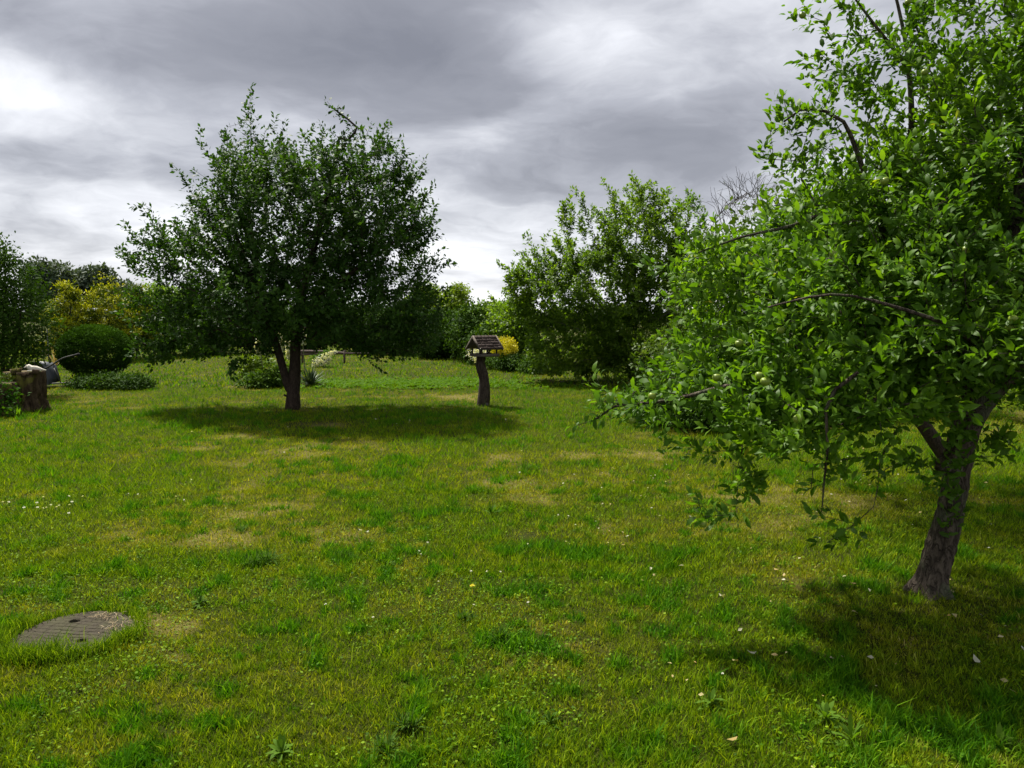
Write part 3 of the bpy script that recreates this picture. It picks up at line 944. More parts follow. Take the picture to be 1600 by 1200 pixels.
att[:, 2] = att[:, 2] + .5 * (np.round((att[:, 2] + .05 * np.sin(att[:, 0] * 3 + att[:, 1] * 2)) / fly) * fly - att[:, 2])
NN, PAR, R, tips, fr = full_tree(root, limbs, att, 21, .21, .053, M['apple_leaf'], M['bark'], lift=.4, up=.8, droop=-.08,
                                 aspect=.43, grow_kw=dict(limb_r={2: (.04, .008), 3: (.012, .005), 4: (.024, .005), 5: (.016, .004), 6: (.03, .006), 7: (.018, .005), 8: (.016, .004), 9: (.012, .003), 10: (.01, .003)}, seg=.09, pathw=.25, rtip=.0018, expo=2.4), wood_kw=dict(rmax=.10, rscale=1.0, branch_r=.012, max_branches=22, base_flare=1.0, trunk_sides=5, rough=.1))
# replace the plain trunk by a detailed one: ridged bark, root flare
for ch in [c for c in root.children if c.name.startswith('trunk')]:
    bpy.data.objects.remove(ch, do_unlink=True)
tp = resample([b1 + [0, 0, -.04], b1 + [0, 0, .03]] + PL_((1462, 885, D1), (1476, 835, D1), (1488, 780, D1), (1496, 730, D1), (1502, 690, D1), (1518, 650, D1 + .05), (1548, 600, D1 + .1), (1585, 545, D1 + .1), (1600, 480, D1 + .1), (1590, 380, D1 + .1), (1600, 250, D1 + .2), (1610, 100, D1 + .3), (1600, -60, D1 + .3)), .012)
zt = np.concatenate([[0], np.cumsum(np.linalg.norm(np.diff(tp, axis=0), axis=1))])
trad = np.interp(zt, [0, .1, .3, .8, 1.2, 1.35, 1.7, 2.2, 3.5], [.098, .082, .076, .070, .076, .092, .078, .05, .012])


def barkfun(ang, tt, rad, pts):
    n = len(pts)
    a2 = np.cos(ang)[None, :] * np.ones((n, 1))
    b2 = np.sin(ang)[None, :] * np.ones((n, 1))
    h = zt[:, None] * np.ones((1, len(ang)))
    q = np.stack([a2 * 2.2, b2 * 2.2, h * 3.2], -1).reshape(-1, 3)
    q2 = np.stack([a2 * 5.5 + h * .5, b2 * 5.5, h * 16], -1).reshape(-1, 3)
    q3 = np.stack([a2 * 11, b2 * 11, h * 34], -1).reshape(-1, 3)
    lump = (fbm3(q, 2, 2) - .5) * .3
    plate = (np.abs(noise3(q2, 8) - .5)) * .22
    fine_ = (noise3(q3, 12) - .5) * .07
    fl = np.clip(1 - h / .20, 0, 1) ** 2 * (.38 + .55 * np.maximum(0, np.cos(ang * 5 + .6 * np.sin(ang * 2)))[None, :])
    return 1 + (lump + plate + fine_).reshape(n, len(ang)) - .05 + fl


V, F = tube(tp, trad, 56, rfun=barkfun)
obj('trunk', V, F, M['bark'], root, smooth=True)
# leaves: the 300 that show largest are objects, the rest is one mass
base_, dir_, nor_, L_, W_, rn_ = fr
cx = base_ - np.array([0, 0, CAMH])
fwd = np.array([0, math.cos(PITCH), -math.sin(PITCH)])
upv = np.array([0, math.sin(PITCH), math.cos(PITCH)])
zc = cx @ fwd
uu = 800 + FPX * cx[:, 0] / zc
vv = 600 - FPX * (cx @ upv) / zc
inside = (uu > 10) & (uu < 1590) & (vv > 10) & (vv < 1190)
score = np.where(inside, zc - 6 * (L_ - .058), 99)
pick = np.argsort(score)[:300]
rest = np.setdiff1d(np.arange(len(base_)), pick)
V, F, rn = leaves(base_[rest], dir_[rest], nor_[rest], L_[rest], W_[rest], LEAF4B, rn_[rest])
obj('foliage', V, F, M['apple_leaf'], root, attrs={'rnd': rn}, kind='stuff')
LEAFM = []
for i in range(10):
    T, Fq = LEAF8
    Tq = T.copy()
    Tq[:, 2] *= .6 + .14 * i
    LEAFM.append(mesh_np('leaf', Tq, [Fq], {'rnd': np.full(len(T), .12 + .085 * i)}, mat=M['apple_leaf']))
d, s, n = leaf_frames(dir_[pick], nor_[pick])
for q, i in enumerate(pick):
    k = int(np.clip(rn_[i] * 10, 0, 9))
    o = link('leaf', LEAFM[k], root)
    b = base_[i] - b1
    mw = Matrix(((s[q][0] * W_[i], d[q][0] * L_[i], n[q][0] * L_[i], b[0]), (s[q][1] * W_[i], d[q][1] * L_[i], n[q][1] * L_[i], b[1]), (s[q][2] * W_[i], d[q][2] * L_[i], n[q][2] * L_[i], b[2]), (0, 0, 0, 1)))
    o.matrix_local = mw


def apple_mesh():
    rows, cols = 9, 14
    th = np.linspace(0.0, math.pi, rows)
    V = []
    for a in th:
        r = math.sin(a) * (1 + .06 * math.cos(a))
        z = math.cos(a) * .9 - .28 * math.exp(-(a / .35) ** 2) + .14 * math.exp(-((math.pi - a) / .3) ** 2)
        for b in np.linspace(0, 2 * math.pi, cols, endpoint=False):
            V.append((r * math.cos(b), r * math.sin(b), z))
    F = []
    for i in range(rows - 1):
        for j in range(cols):
            F.append((i * cols + j, (i + 1) * cols + j, (i + 1) * cols + (j + 1) % cols, i * cols + (j + 1) % cols))
    return mesh_np('apple', np.array(V), [np.array(F)], smooth=True, mat=M['apple_skin'])


am = apple_mesh()
for p in ap[[0, 1, 2, 3, 4, 5, 6, 8, 10, 11, 12, 14, 15, 16, 17, 19, 22, 25]]:
    o = link('apple', am, root)
    r = .018 + .005 * random.random()
    o.scale = (r, r, r)
    o.rotation_euler = (random.uniform(-.4, .4), random.uniform(-.4, .4), random.random() * 6)
    o.location = p - b1 + np.array([0, 0, -.0])
    st = link('apple_stalk', None, root) if False else None


# ---- bushes and hedge shrubs without visible limbs
def bush(name, label, cat, lobes, n, size, mat, stem=None, group=None, tpl=LEAF2, aspect=.55, clump=10, clr=.16, up=.5, out=.8, shell=.6, dirup=0.0, zmin=.02, bump=.45, stemr=.05, rshift=0.0, stem_mat='dark_bark', base=None, rnd_up=0.0):
    lobes = np.asarray(lobes, float)
    c0 = lobes[:, :3].mean(0)
    root = thing(name, (c0[0], c0[1], 0) if base is None else base, label, cat, group)
    n = int(n * (1.0 if mat in (M['petal'], M['yellow_leaf'], M['box_leaf'], M['far_leaf'], M['gold_leaf']) else 1.6))
    nc = max(4, n // clump)
    vol = lobes[:, 6] * (lobes[:, 3] * lobes[:, 4] * lobes[:, 5]) ** (2 / 3)
    w = rng.choice(len(lobes), nc, p=vol / vol.sum())
    v = nrm(rng.normal(size=(nc, 3)))
    rad = 1 - (1 - shell) * rng.random(nc) ** 1.4
    bm = 1 + bump * (fbm3(v * 2.6 + w[:, None] * 5.3, 13, 3) - .5)
    cen = lobes[w, :3] + v * lobes[w, 3:6] * (rad * bm)[:, None]
    cl = np.clip((fbm3(cen * 1.3 / max(clr * 4, .4), 19, 2) - .5) * 1.5 + .5, 0, 1)
    B = cen[:, None, :] + rng.normal(0, clr, (nc, clump, 3)) * np.array([1, 1, .75])
    outv = nrm(v / lobes[w, 3:6])[:, None, :]
    N_ = outv * out + np.array([0, 0, up]) + rng.normal(0, .45, (nc, clump, 3))
    D_ = rng.normal(0, .7, (nc, clump, 3)) + outv * .6 + np.array([0, 0, dirup])
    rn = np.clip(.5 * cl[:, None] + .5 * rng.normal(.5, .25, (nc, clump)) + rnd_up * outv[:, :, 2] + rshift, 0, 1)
    B, N_, D_, rn = B.reshape(-1, 3), N_.reshape(-1, 3), D_.reshape(-1, 3), rn.ravel()
    k = B[:, 2] > zmin
    B, N_, D_, rn = B[k], N_[k], D_[k], rn[k]
    L = size * (.65 + .7 * rng.random(len(B)))
    V, F, rr = leaves(B, D_, N_, L, L * aspect, tpl, rn)
    obj('foliage', V, F, mat, root, attrs={'rnd': rr}, kind='stuff')
    # stems
    b = np.array(root.location)
    ns = stem if stem is not None else 3
    top = lobes[:, 2].max()
    for i in range(ns):
        l = lobes[i % len(lobes)]
        a = random.random() * 6.28
        p0 = b + np.array([math.cos(a), math.sin(a), 0]) * stemr * (1.5 if ns > 1 else 0)
        p2 = l[:3] + np.array([0, 0, l[5] * .4])
        p1 = (p0 + p2) / 2 + rng.normal(0, .08 * max(l[5], .2), 3)
        q = resample([p0 - [0, 0, .03], p1, p2], max(.1, l[5] * .3))
        Vt, Ft = tube(q, np.linspace(stemr, stemr * .25, len(q)), 7, rough=.1)
        obj('stem' if top < 2 else 'trunk', Vt, Ft, M[stem_mat], root, smooth=True)
    return root


# middle right trees -----------------------------------------------------------
bA = G(985, 596)
DA = bA[1]
root = thing('fruit_tree', bA, 'bushy light green tree whose rounded top stands highest right of the bird feeder', 'tree', None)
limbs = [[bA] + PL_((990, 560, DA), (995, 480, DA), (992, 400, DA), (1000, 330, DA), (1005, 290, DA)),
         PL_((990, 540, DA), (940, 480, DA), (890, 420, DA), (850, 390, DA)), PL_((992, 500, DA), (1040, 430, DA), (1060, 370, DA)), PL_((990, 550, DA), (920, 520, DA - 1), (860, 500, DA - .8)),
         PL_((992, 520, DA), (1000, 480, DA - 1.2), (1000, 440, DA - 1.6)), PL_((985, 560, DA), (930, 560, DA - 1), (880, 570, DA - .8))]
lobes = [plobe(1000, 380, DA, 75, 95, 1.4, 1.2), plobe(930, 450, DA, 95, 75, 1.6, 1.1), plobe(860, 460, DA, 70, 70, 1.3), plobe(1050, 440, DA, 80, 85, 1.4), plobe(900, 530, DA, 105, 50, 1.4, 1.2), plobe(1010, 530, DA, 110, 60, 1.6, 1.2),
         plobe(1000, 315, DA, 45, 35, .6, .8), plobe(835, 400, DA, 40, 30, .6, .9), plobe(920, 375, DA, 60, 50, .9, 1.2), plobe(905, 335, DA, 28, 30, .4, 1.0), plobe(815, 500, DA, 45, 50, .8), plobe(1060, 345, DA, 45, 50, .7, .8), plobe(820, 440, DA, 40, 35, .7, 1.8), plobe(800, 520, DA, 35, 50, .7, 1.6), plobe(1100, 430, DA - 1, 70, 70, 1.0, 1.3), plobe(1090, 540, DA - 2, 70, 60, .8, 1.1), plobe(810, 470, DA, 30, 45, .7, 1.5), plobe(860, 400, DA, 35, 35, .6, 1.1), plobe(960, 575, DA - .4, 90, 26, .7, 1.6), plobe(880, 555, DA - .3, 80, 30, .7, 1.5), plobe(1040, 590, DA - 1.2, 70, 30, .6, 1.3)]
att = ellipsoid_pts(lobes, 3300, .6)
sprays = []
for pts in (PL_((900, 330, DA), (885, 310, DA), (875, 333, DA)), PL_((920, 340, DA), (905, 300, DA), (900, 292, DA)), PL_((960, 310, DA), (950, 288, DA), (943, 282, DA)), PL_((1000, 300, DA), (992, 275, DA), (990, 268, DA)), PL_((1020, 300, DA), (1025, 280, DA)),
            PL_((1060, 330, DA), (1080, 310, DA)), PL_((830, 380, DA), (820, 370, DA), (822, 365, DA)), PL_((800, 440, DA), (785, 425, DA), (780, 410, DA)), PL_((800, 490, DA), (775, 470, DA), (768, 460, DA)), PL_((850, 370, DA), (860, 362, DA)), PL_((890, 320, DA), (872, 340, DA))):
    spray(pts, .12, .05)
att = np.concatenate([att] + sprays)
att = att[(att[:, 2] > .12) & ((att[:, 0] / att[:, 1] > .02) | (att[:, 2] > 1.45))]
NN, PAR, R, tips, fr = full_tree(root, limbs, att, 26, .30, .086, M['mid_leaf'], M['grey_bark'], wood_kw=dict(rmax=.09, rscale=1, max_branches=8))
V, F, rn = leaves(*fr[:5], LEAF2, fr[5])
obj('foliage', V, F, M['mid_leaf'], root, attrs={'rnd': rn}, kind='stuff')

bB = np.array([4.2, 13.2, 0])
DB = bB[1]
root = thing('old_tree', bB, 'old tree with a bare arching dead bough above the apple tree foliage', 'tree')
limbs = [[bB] + PL_((1195, 560, DB), (1205, 480, DB), (1200, 400, DB), (1215, 330, DB), (1195, 300, DB), (1165, 303, DB), (1140, 318, DB), (1120, 340, DB)),
         PL_((1200, 500, DB), (1250, 430, DB), (1300, 380, DB)), PL_((1200, 520, DB), (1140, 470, DB), (1100, 430, DB)), PL_((1195, 560, DB), (1120, 560, DB - 1), (1070, 580, DB - 1.2)), PL_((1195, 560, DB), (1250, 560, DB - 1.2), (1300, 590, DB - 1.3))]
lobes = [plobe(1130, 470, DB, 85, 75, 1.3), plobe(1240, 450, DB, 110, 90, 1.5), plobe(1090, 560, DB - .6, 110, 60, 1.4, 1.2), plobe(1230, 560, DB - .8, 130, 70, 1.5), plobe(1340, 500, DB, 120, 110, 1.4), plobe(1150, 385, DB, 65, 45, .8, 1.1), plobe(1100, 400, DB, 50, 40, .7, 1.1), plobe(1080, 450, DB, 50, 50, .7)]
att = ellipsoid_pts(lobes, 2200, .45)
att = att[att[:, 2] > .15]
NN, PAR, R, tips, fr = full_tree(root, limbs, att, 20, .3, .07, M['dark_leaf'], M['dark_bark'], wood_kw=dict(rmax=.12, rscale=1.15, max_branches=8, trunk_rad=([0, .3, .6, .8, 1], [.12, .10, .07, .045, .02])))
V, F, rn = leaves(*fr[:5], LEAF2, fr[5])
obj('foliage', V, F, M['old_leaf'], root, attrs={'rnd': rn}, kind='stuff')
# bare twigs of the dead bough
tw = []
for i in range(90):
    t = random.random()
    u = np.interp(t, [0, .4, .7, 1], [1205, 1165, 1140, 1120])
    v = np.interp(t, [0, .4, .7, 1], [315, 302, 318, 340])
    p0 = P(u, v, DB)
    a = random.random() * 6.28
    dv = np.array([math.cos(a) * .6, math.sin(a) * .5, random.choice([.8, .5, -.7, -.9])])
    q = [p0]
    for k in range(4):
        dv = nrm(dv + rng.normal(0, .3, 3))
        q.append(q[-1] + dv * random.uniform(.07, .16))
    tw.append(tube(q, np.linspace(.006, .002, 5), 3, cap=False))
    if random.random() < .6:
        dv = nrm(dv + rng.normal(0, .7, 3))
        tw.append(tube([q[2], q[2] + dv * .12, q[2] + dv * .2 + rng.normal(0, .03, 3)], .003, 3, cap=False))
V, F = join(tw)
obj('dead_twigs', V, [np.concatenate(F)], M['grey_bark'], root, kind='stuff')

bush('tree', 'shaded tree standing behind the crown and trunk of the big apple tree', 'tree',  # added crown, hidden behind the apple tree, shaped to throw shade on the lawn
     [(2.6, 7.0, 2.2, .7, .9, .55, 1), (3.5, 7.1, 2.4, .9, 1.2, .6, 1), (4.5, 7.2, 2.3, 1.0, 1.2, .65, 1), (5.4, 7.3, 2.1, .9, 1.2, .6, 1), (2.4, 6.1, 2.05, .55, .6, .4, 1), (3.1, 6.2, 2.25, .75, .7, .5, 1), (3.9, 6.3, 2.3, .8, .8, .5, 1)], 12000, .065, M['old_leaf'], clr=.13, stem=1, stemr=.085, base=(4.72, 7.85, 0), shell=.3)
# low dark shrubs under the right trees
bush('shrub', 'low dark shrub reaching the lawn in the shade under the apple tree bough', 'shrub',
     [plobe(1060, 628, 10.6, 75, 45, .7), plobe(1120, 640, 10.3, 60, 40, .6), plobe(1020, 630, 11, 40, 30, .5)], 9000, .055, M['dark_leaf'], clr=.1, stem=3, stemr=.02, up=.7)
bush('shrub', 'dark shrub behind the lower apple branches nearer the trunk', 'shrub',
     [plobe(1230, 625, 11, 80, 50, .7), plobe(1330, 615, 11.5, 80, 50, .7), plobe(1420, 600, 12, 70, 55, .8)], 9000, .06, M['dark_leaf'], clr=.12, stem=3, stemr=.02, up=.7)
bush('tree', 'small leaved tree at the far right edge beyond the apple tree', 'tree',
     [plobe(1560, 180, 8.5, 90, 110, 1.1), plobe(1640, 250, 8.5, 130, 160, 1.3), plobe(1600, 380, 8.8, 120, 110, 1.2), plobe(1590, 90, 8.5, 50, 60, .6, .7), plobe(1700, 450, 9, 130, 100, 1.3)], 14000, .055, M['mid_leaf'], clr=.13, stem=1, stemr=.10, base=(8.0, 9.2, 0), shell=.35)
bush('shrub', 'sunlit light green shrub beside the meadow at the right edge', 'shrub',
     [plobe(1600, 590, 11, 50, 40, .6), plobe(1680, 580, 11.5, 70, 60, .8)], 5000, .07, M['mid_leaf'], clr=.12, stem=2, stemr=.02, base=(8.4, 11.2, 0), rshift=.1)
bush('hedge_shrub', 'tall dark hedge shrub in front of the white house behind the trees', 'shrub',
     [plobe(1400, 480, 19, 110, 90, 1.5), plobe(1500, 470, 20, 90, 90, 1.5), plobe(1320, 520, 19, 90, 70, 1.4), plobe(1420, 560, 18, 180, 50, 1.2)], 14000, .11, M['dark_leaf'], clr=.2)

# left side -----------------------------------------------------------------
bush('lilac_bush', 'tall dark green bush cut off by the left edge of the picture', 'bush',
     [plobe(-20, 500, 14.5, 75, 70, 1.0), plobe(35, 500, 14.5, 42, 60, .8), plobe(10, 440, 14.5, 50, 45, .8), plobe(-40, 420, 14.5, 60, 60, .8), plobe(20, 550, 14.3, 45, 35, .6), plobe(-5, 395, 14.5, 25, 20, .4, .8), plobe(-90, 480, 14.5, 60, 80, 1)], 14000, .066, M['dark_leaf'], clr=.1, shell=.45, rshift=.05)

def conifer_lobes(u, vt, vb, d, ru, tiers=7, seedv=1):
    """layers of flat feathery sprays round a leaning cone"""
    rr = np.random.default_rng(seedv)
    out = []
    for i in range(tiers):
        t = (i + .3) / tiers
        v = vt + (vb - vt) * t
        R_ = ru * d / FPX * min(1, .18 + 1.1 * t)
        c = P(u, v, d)
        k = 3 + int(5 * t)
        for j in range(k):
            a = j / k * 6.283 + rr.random() * 1.5
            q = R_ * (.55 + .35 * rr.random())
            sz = .16 + .30 * R_ * (.6 + .6 * rr.random())
            out.append((c[0] + math.cos(a) * q, d + math.sin(a) * q, c[2] + rr.normal(0, .12), sz, sz, sz * .42, 1))
    return out


gb = [(conifer_lobes(104, 448, 540, 24, 34, 7, 1), 'golden conifer nearest the left edge behind the clipped box ball'),
      (conifer_lobes(168, 434, 540, 25, 42, 8, 2) + conifer_lobes(140, 462, 540, 24.5, 26, 5, 5), 'golden conifer with the highest yellow tip behind the clipped box ball'),
      (conifer_lobes(213, 446, 540, 26, 30, 7, 3), 'greener golden conifer partly hidden by the left boughs of the lawn tree')]
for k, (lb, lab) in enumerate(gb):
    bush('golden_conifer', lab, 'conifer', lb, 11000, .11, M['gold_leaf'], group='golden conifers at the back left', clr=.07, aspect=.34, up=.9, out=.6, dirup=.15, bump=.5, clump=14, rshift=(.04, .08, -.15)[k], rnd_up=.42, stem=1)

# clipped box ball with its ivy skirt
cb = P(150, 558, 17.0)
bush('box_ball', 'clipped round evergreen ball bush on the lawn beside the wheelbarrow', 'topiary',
     [(cb[0], 17.0, .74, .75, .75, .58, 1.0)], 34000, .042, M['box_leaf'], clr=.03, aspect=.55, up=.3, out=.6, dirup=.7, bump=.05, shell=.9, clump=12, stem=1, stemr=.06, rnd_up=.45, rshift=-.1)  # top leaves coloured lighter: fresh shoots, plus sunlight put into the colour
bush('ground_cover', 'low dark leafy ground cover at the foot of the ball bush', 'plant',
     [plobe(175, 598, 15.9, 55, 12, .5), plobe(140, 596, 16.2, 28, 10, .4), plobe(212, 600, 15.7, 24, 11, .4)], 5000, .06, M['dark_leaf'], clr=.06, stem=3, stemr=.008, up=.9)

# far willows and tree line
for (u, v, ru, rv, dd, lab) in ((62, 425, 14, 22, 100, 'far dark grey-green tree at the left end of the distant row'), (88, 430, 22, 26, 105, 'far round silvery tree with the highest crown at the back left'),
                                (125, 438, 20, 18, 110, 'far low silvery tree between the two taller distant trees'), (152, 432, 20, 18, 108, 'far spreading tree with a gap under its crown, right end of the distant row'), (185, 452, 22, 14, 112, 'low far tree right of the distant row above the golden conifers')):
    c = P(u, v, dd)
    bush('distant_tree', lab, 'tree', [plobe(u, v, dd, ru, rv * .8, 2.5), plobe(u - ru * .5, v + rv * .5, dd, ru * .7, rv * .7, 2.2), plobe(u + ru * .5, v + rv * .5, dd, ru * .7, rv * .7, 2.2), plobe(u, v + rv * 1.4, dd, ru, rv * .9, 2.4)], 3200, .55, M['far_leaf'],
         group='distant trees at the back left', clr=.35, bump=.5, stem=1, stemr=.3, aspect=.6, rshift=(-.25 if u < 70 else 0.0))
tl = []
for i in range(42):
    x = -120 + i * 6.2 + random.uniform(-2, 2)
    h = random.uniform(1.2, 2.2)
    tl.append((x, 150 + random.uniform(-12, 12), h * .6, 5, 3, h * 1.3, 1))
tlA = ellipsoid_pts(tl, 16000, .6)
tlA = tlA[tlA[:, 2] > 0]
m_ = len(tlA)
V, F, rn = leaves(tlA, rng.normal(size=(m_, 3)), rng.normal(size=(m_, 3)) + [0, -.5, .8], np.full(m_, 1.1), np.full(m_, .7), LEAF2, rng.random(m_))
tag(obj('distant_treeline', V, F, M['far_leaf'], attrs={'rnd': rn}), 'low far line of trees along the horizon', 'trees', kind='stuff')

# hedge at the end of the lawn: each shrub its own thing
hed = [
    ([plobe(255, 500, 28, 35, 50, 1.2), plobe(250, 470, 28, 25, 22, 1)], 'mid', 'mid green hedge shrub behind the left boughs of the lawn tree', 6000, -.1),
    ([plobe(300, 495, 30, 35, 50, 1.2), plobe(335, 505, 30, 30, 45, 1.2)], 'dark', 'dark hedge shrub left of the trunk of the lawn tree', 7000, 0),
    ([plobe(395, 510, 30, 45, 38, 1.2)], 'dark', 'dark hedge shrub directly behind the white flower spikes', 6000, 0),
    ([plobe(480, 512, 30.5, 50, 38, 1.2)], 'dark', 'dark hedge shrub above the log rail', 6000, 0),
    ([plobe(560, 508, 30.5, 45, 42, 1.2)], 'dark', 'dark hedge shrub right of the trunk of the lawn tree', 6000, 0),
    ([plobe(630, 512, 29.5, 40, 42, 1.1), plobe(610, 530, 29.5, 40, 24, 1)], 'dark', 'dark hedge shrub under the right boughs of the lawn tree', 7000, .05),
    ([plobe(665, 485, 28.5, 27, 30, 1), plobe(668, 467, 28.5, 16, 18, .7)], 'lime', 'bright yellow-green feathery tree above the hedge, left of two', 5000, 0),
    ([plobe(708, 490, 28, 20, 28, .9), plobe(715, 462, 28, 8, 14, .4), plobe(700, 475, 28, 10, 12, .4)], 'lime', 'bright yellow-green tree with a narrow tip, right of two above the hedge', 4500, -.05),
    ([plobe(690, 525, 27, 40, 38, 1.1)], 'dark', 'dark hedge shrub behind and left of the bird feeder', 7000, .08),
    ([plobe(745, 520, 25, 38, 42, 1.1), plobe(765, 540, 23.5, 30, 32, .8)], 'dark', 'dark hedge shrub directly behind the bird feeder', 8000, .12),
    ([plobe(800, 515, 23.5, 32, 40, .9), plobe(770, 495, 25, 28, 20, .8)], 'mid', 'light green hedge shrub above the yellow spirea', 7000, 0),
]
for lb, mk, lab, n_, rs in hed:
    bush('hedge_shrub' if mk != 'lime' else 'feathery_tree', lab, 'shrub' if mk != 'lime' else 'tree', lb, int(n_ * 1.1), .115, M[{'dark': 'dark_leaf', 'mid': 'mid_leaf', 'lime': 'lime_leaf'}[mk]], group='shrubs of the hedge at the end of the lawn', clr=.16, rshift=rs, shell=.5, stem=2)
# dark low conifer with a hollow look
bush('dark_conifer', 'very dark rounded conifer standing on the far lawn edge left of the tree trunk', 'conifer', [plobe(326, 530, 28.5, 22, 30, .6)], 5000, .09, M['dark_leaf'], clr=.06, rshift=-.3, stem=1, group='shrubs of the hedge at the end of the lawn')

bush('yellow_shrub', 'small bright yellow shrub behind the roof of the bird feeder', 'shrub', [plobe(787, 542, 21.0, 20, 14, .4)], 3600, .05, M['yellow_leaf'], clr=.04, stem=2, stemr=.012, dirup=.4)
bush('ground_cover', 'dark green leafy ground cover along the hedge below the yellow shrub', 'plant', [plobe(800, 566, 20.8, 28, 10, .5), plobe(845, 573, 20.0, 35, 12, .5), plobe(770, 566, 21.5, 14, 8, .4)], 4500, .07, M['dark_leaf'], clr=.07, stem=3, stemr=.01, up=.9, rshift=.15)
bush('flowering_shrub', 'cream white flowering shrub seen behind the left side of the bird feeder', 'shrub', [plobe(741, 555, 20, 9, 10, .2), plobe(752, 547, 20, 12, 5, .2)], 420, .05, M['petal'], clr=.04, stem=2, stemr=.01)


# ------------------------------------------------------------------ flower bed behind the lawn tree
def blades_clump(n, length, width, centre, mat, spread=1.0, parent=None, name='leaf', upb=.8, individual=False, kind='stuff', arch=.35, rs=.5):
    """long strap leaves radiating from a point"""
    parts = []
    rns = []
    for i in range(n):
        a = random.random() * 6.283
        el = random.uniform(.2, 1.35) if spread > .5 else random.uniform(.9, 1.45)
        d = np.array([math.cos(a) * math.cos(el), math.sin(a) * math.cos(el), math.sin(el)])
        L = length * random.uniform(.7, 1.1)
        side = np.array([-math.sin(a), math.cos(a), 0])
        V = []
        for k, (t, w) in enumerate(((0, .3), (.35, .8), (.7, 1.0), (1, 0.04)) if arch > .6 else ((0, .5), (.35, 1.0), (.7, .75), (1, 0.04))):
            c = centre + d * L * t + np.array([0, 0, -arch * L * t * t * math.cos(el)])
            c[2] = max(c[2], .006)
            V += [c - side * width / 2 * w, c + side * width / 2 * w]
        F = np.array([[0, 1, 3, 2], [2, 3, 5, 4], [4, 5, 7, 6]])
        if individual:
            o = obj(name, np.array(V), [F], mat, parent, attrs={'rnd': np.full(8, min(1, max(0, random.gauss(rs, .2))))})
        else:
            parts.append((np.array(V), [F]))
            rns += [min(1, max(0, random.gauss(rs, .2)))] * 8
    if not individual:
        V, F = join(parts)
        return obj(name, V, [np.concatenate(F)], mat, parent, attrs={'rnd': np.array(rns)}, kind=kind)


M['yucca'] = leaf_mat('yucca', [(0.0, (0.04, 0.07, 0.035)), (1.0, (0.10, 0.15, 0.08))], trans=.15, back=(.14, .2, .13))
M['stalk'] = plain_mat('stalk', (.10, .12, .05), (.2, .2, .09), 30, .7)


def flower_spike(u, v0, v1, d, ru, label):
    """yucca flower stem: stalk and a panicle of drooping white bells"""
    top, bot = P(u, v0, d), P(u, v1, d)
    g = np.array([bot[0] + .05, d, 0])
    r = thing('yucca_flower', g, label, 'flower', 'white flower spikes behind the lawn tree')
    V, F = tube(resample([g, (g + bot) / 2, bot, top], .2), .012, 5)
    obj('stalk', V, F, M['stalk'], r, smooth=True)
    n = 110
    t = rng.random(n)
    w = ru * d / FPX * np.sin(np.pi * np.clip(t * .85 + .12, 0, 1))
    a = rng.random(n) * 6.283
    q = bot[None] + (top - bot)[None] * t[:, None] + np.stack([np.cos(a) * w, np.sin(a) * w, np.zeros(n)], -1) * rng.random((n, 1)) ** .4
    D_ = np.stack([np.cos(a), np.sin(a), -1.2 * np.ones(n)], -1)
    V, F, rn = leaves(np.repeat(q, 3, 0), np.repeat(D_, 3, 0) + rng.normal(0, .6, (n * 3, 3)), rng.normal(size=(n * 3, 3)), np.full(n * 3, .075), np.full(n * 3, .06), LEAF2, rng.random(n * 3))
    obj('flowers', V, F, M['petal'], r, attrs={'rnd': rn}, kind='stuff')


DF = 16.3
flower_spike(408, 524, 553, DF, 8, 'white flower spike farthest left of the tree trunk')
flower_spike(436, 518, 547, DF + .2, 7, 'white flower spike touching the left stem of the tree trunk')
flower_spike(454, 528, 560, DF + .4, 5, 'thin white flower spike seen between the two stems of the tree trunk')
flower_spike(473, 516, 536, DF + .4, 5, 'short white flower spike just right of the tree trunk')
for (u, v, r_, lab) in ((485, 603, .50, 'spiky grey-green yucca right of the tree trunk'), (440, 603, .55, 'spiky grey-green yucca behind the left stem of the tree trunk')):
    g = G(u, v)
    r = thing('yucca_plant', g, lab, 'plant', 'yuccas in the bed behind the lawn tree')
    blades_clump(110, r_, .035, g + [0, 0, .02], M['yucca'], parent=r, name='leaves', arch=.2)
bush('leafy_perennial', 'low mound of broad green leaves left of the tree trunk', 'plant', [plobe(412, 595, 16.2, 30, 9, .4), plobe(436, 586, 16.4, 22, 15, .4), plobe(395, 599, 16.0, 14, 6, .3)], 1300, .085, M['dark_leaf'], clr=.09, stem=3, stemr=.01, up=1.0, tpl=LEAF4, aspect=.6, rshift=.25)
bush('leafy_perennial', 'yellow-green leafy plant at the left end of the flower bed', 'plant', [plobe(388, 573, 17.5, 14, 14, .3), plobe(405, 565, 17.5, 20, 9, .3)], 600, .09, M['lime_leaf'], clr=.07, stem=2, stemr=.01, up=1.0, rshift=-.25)
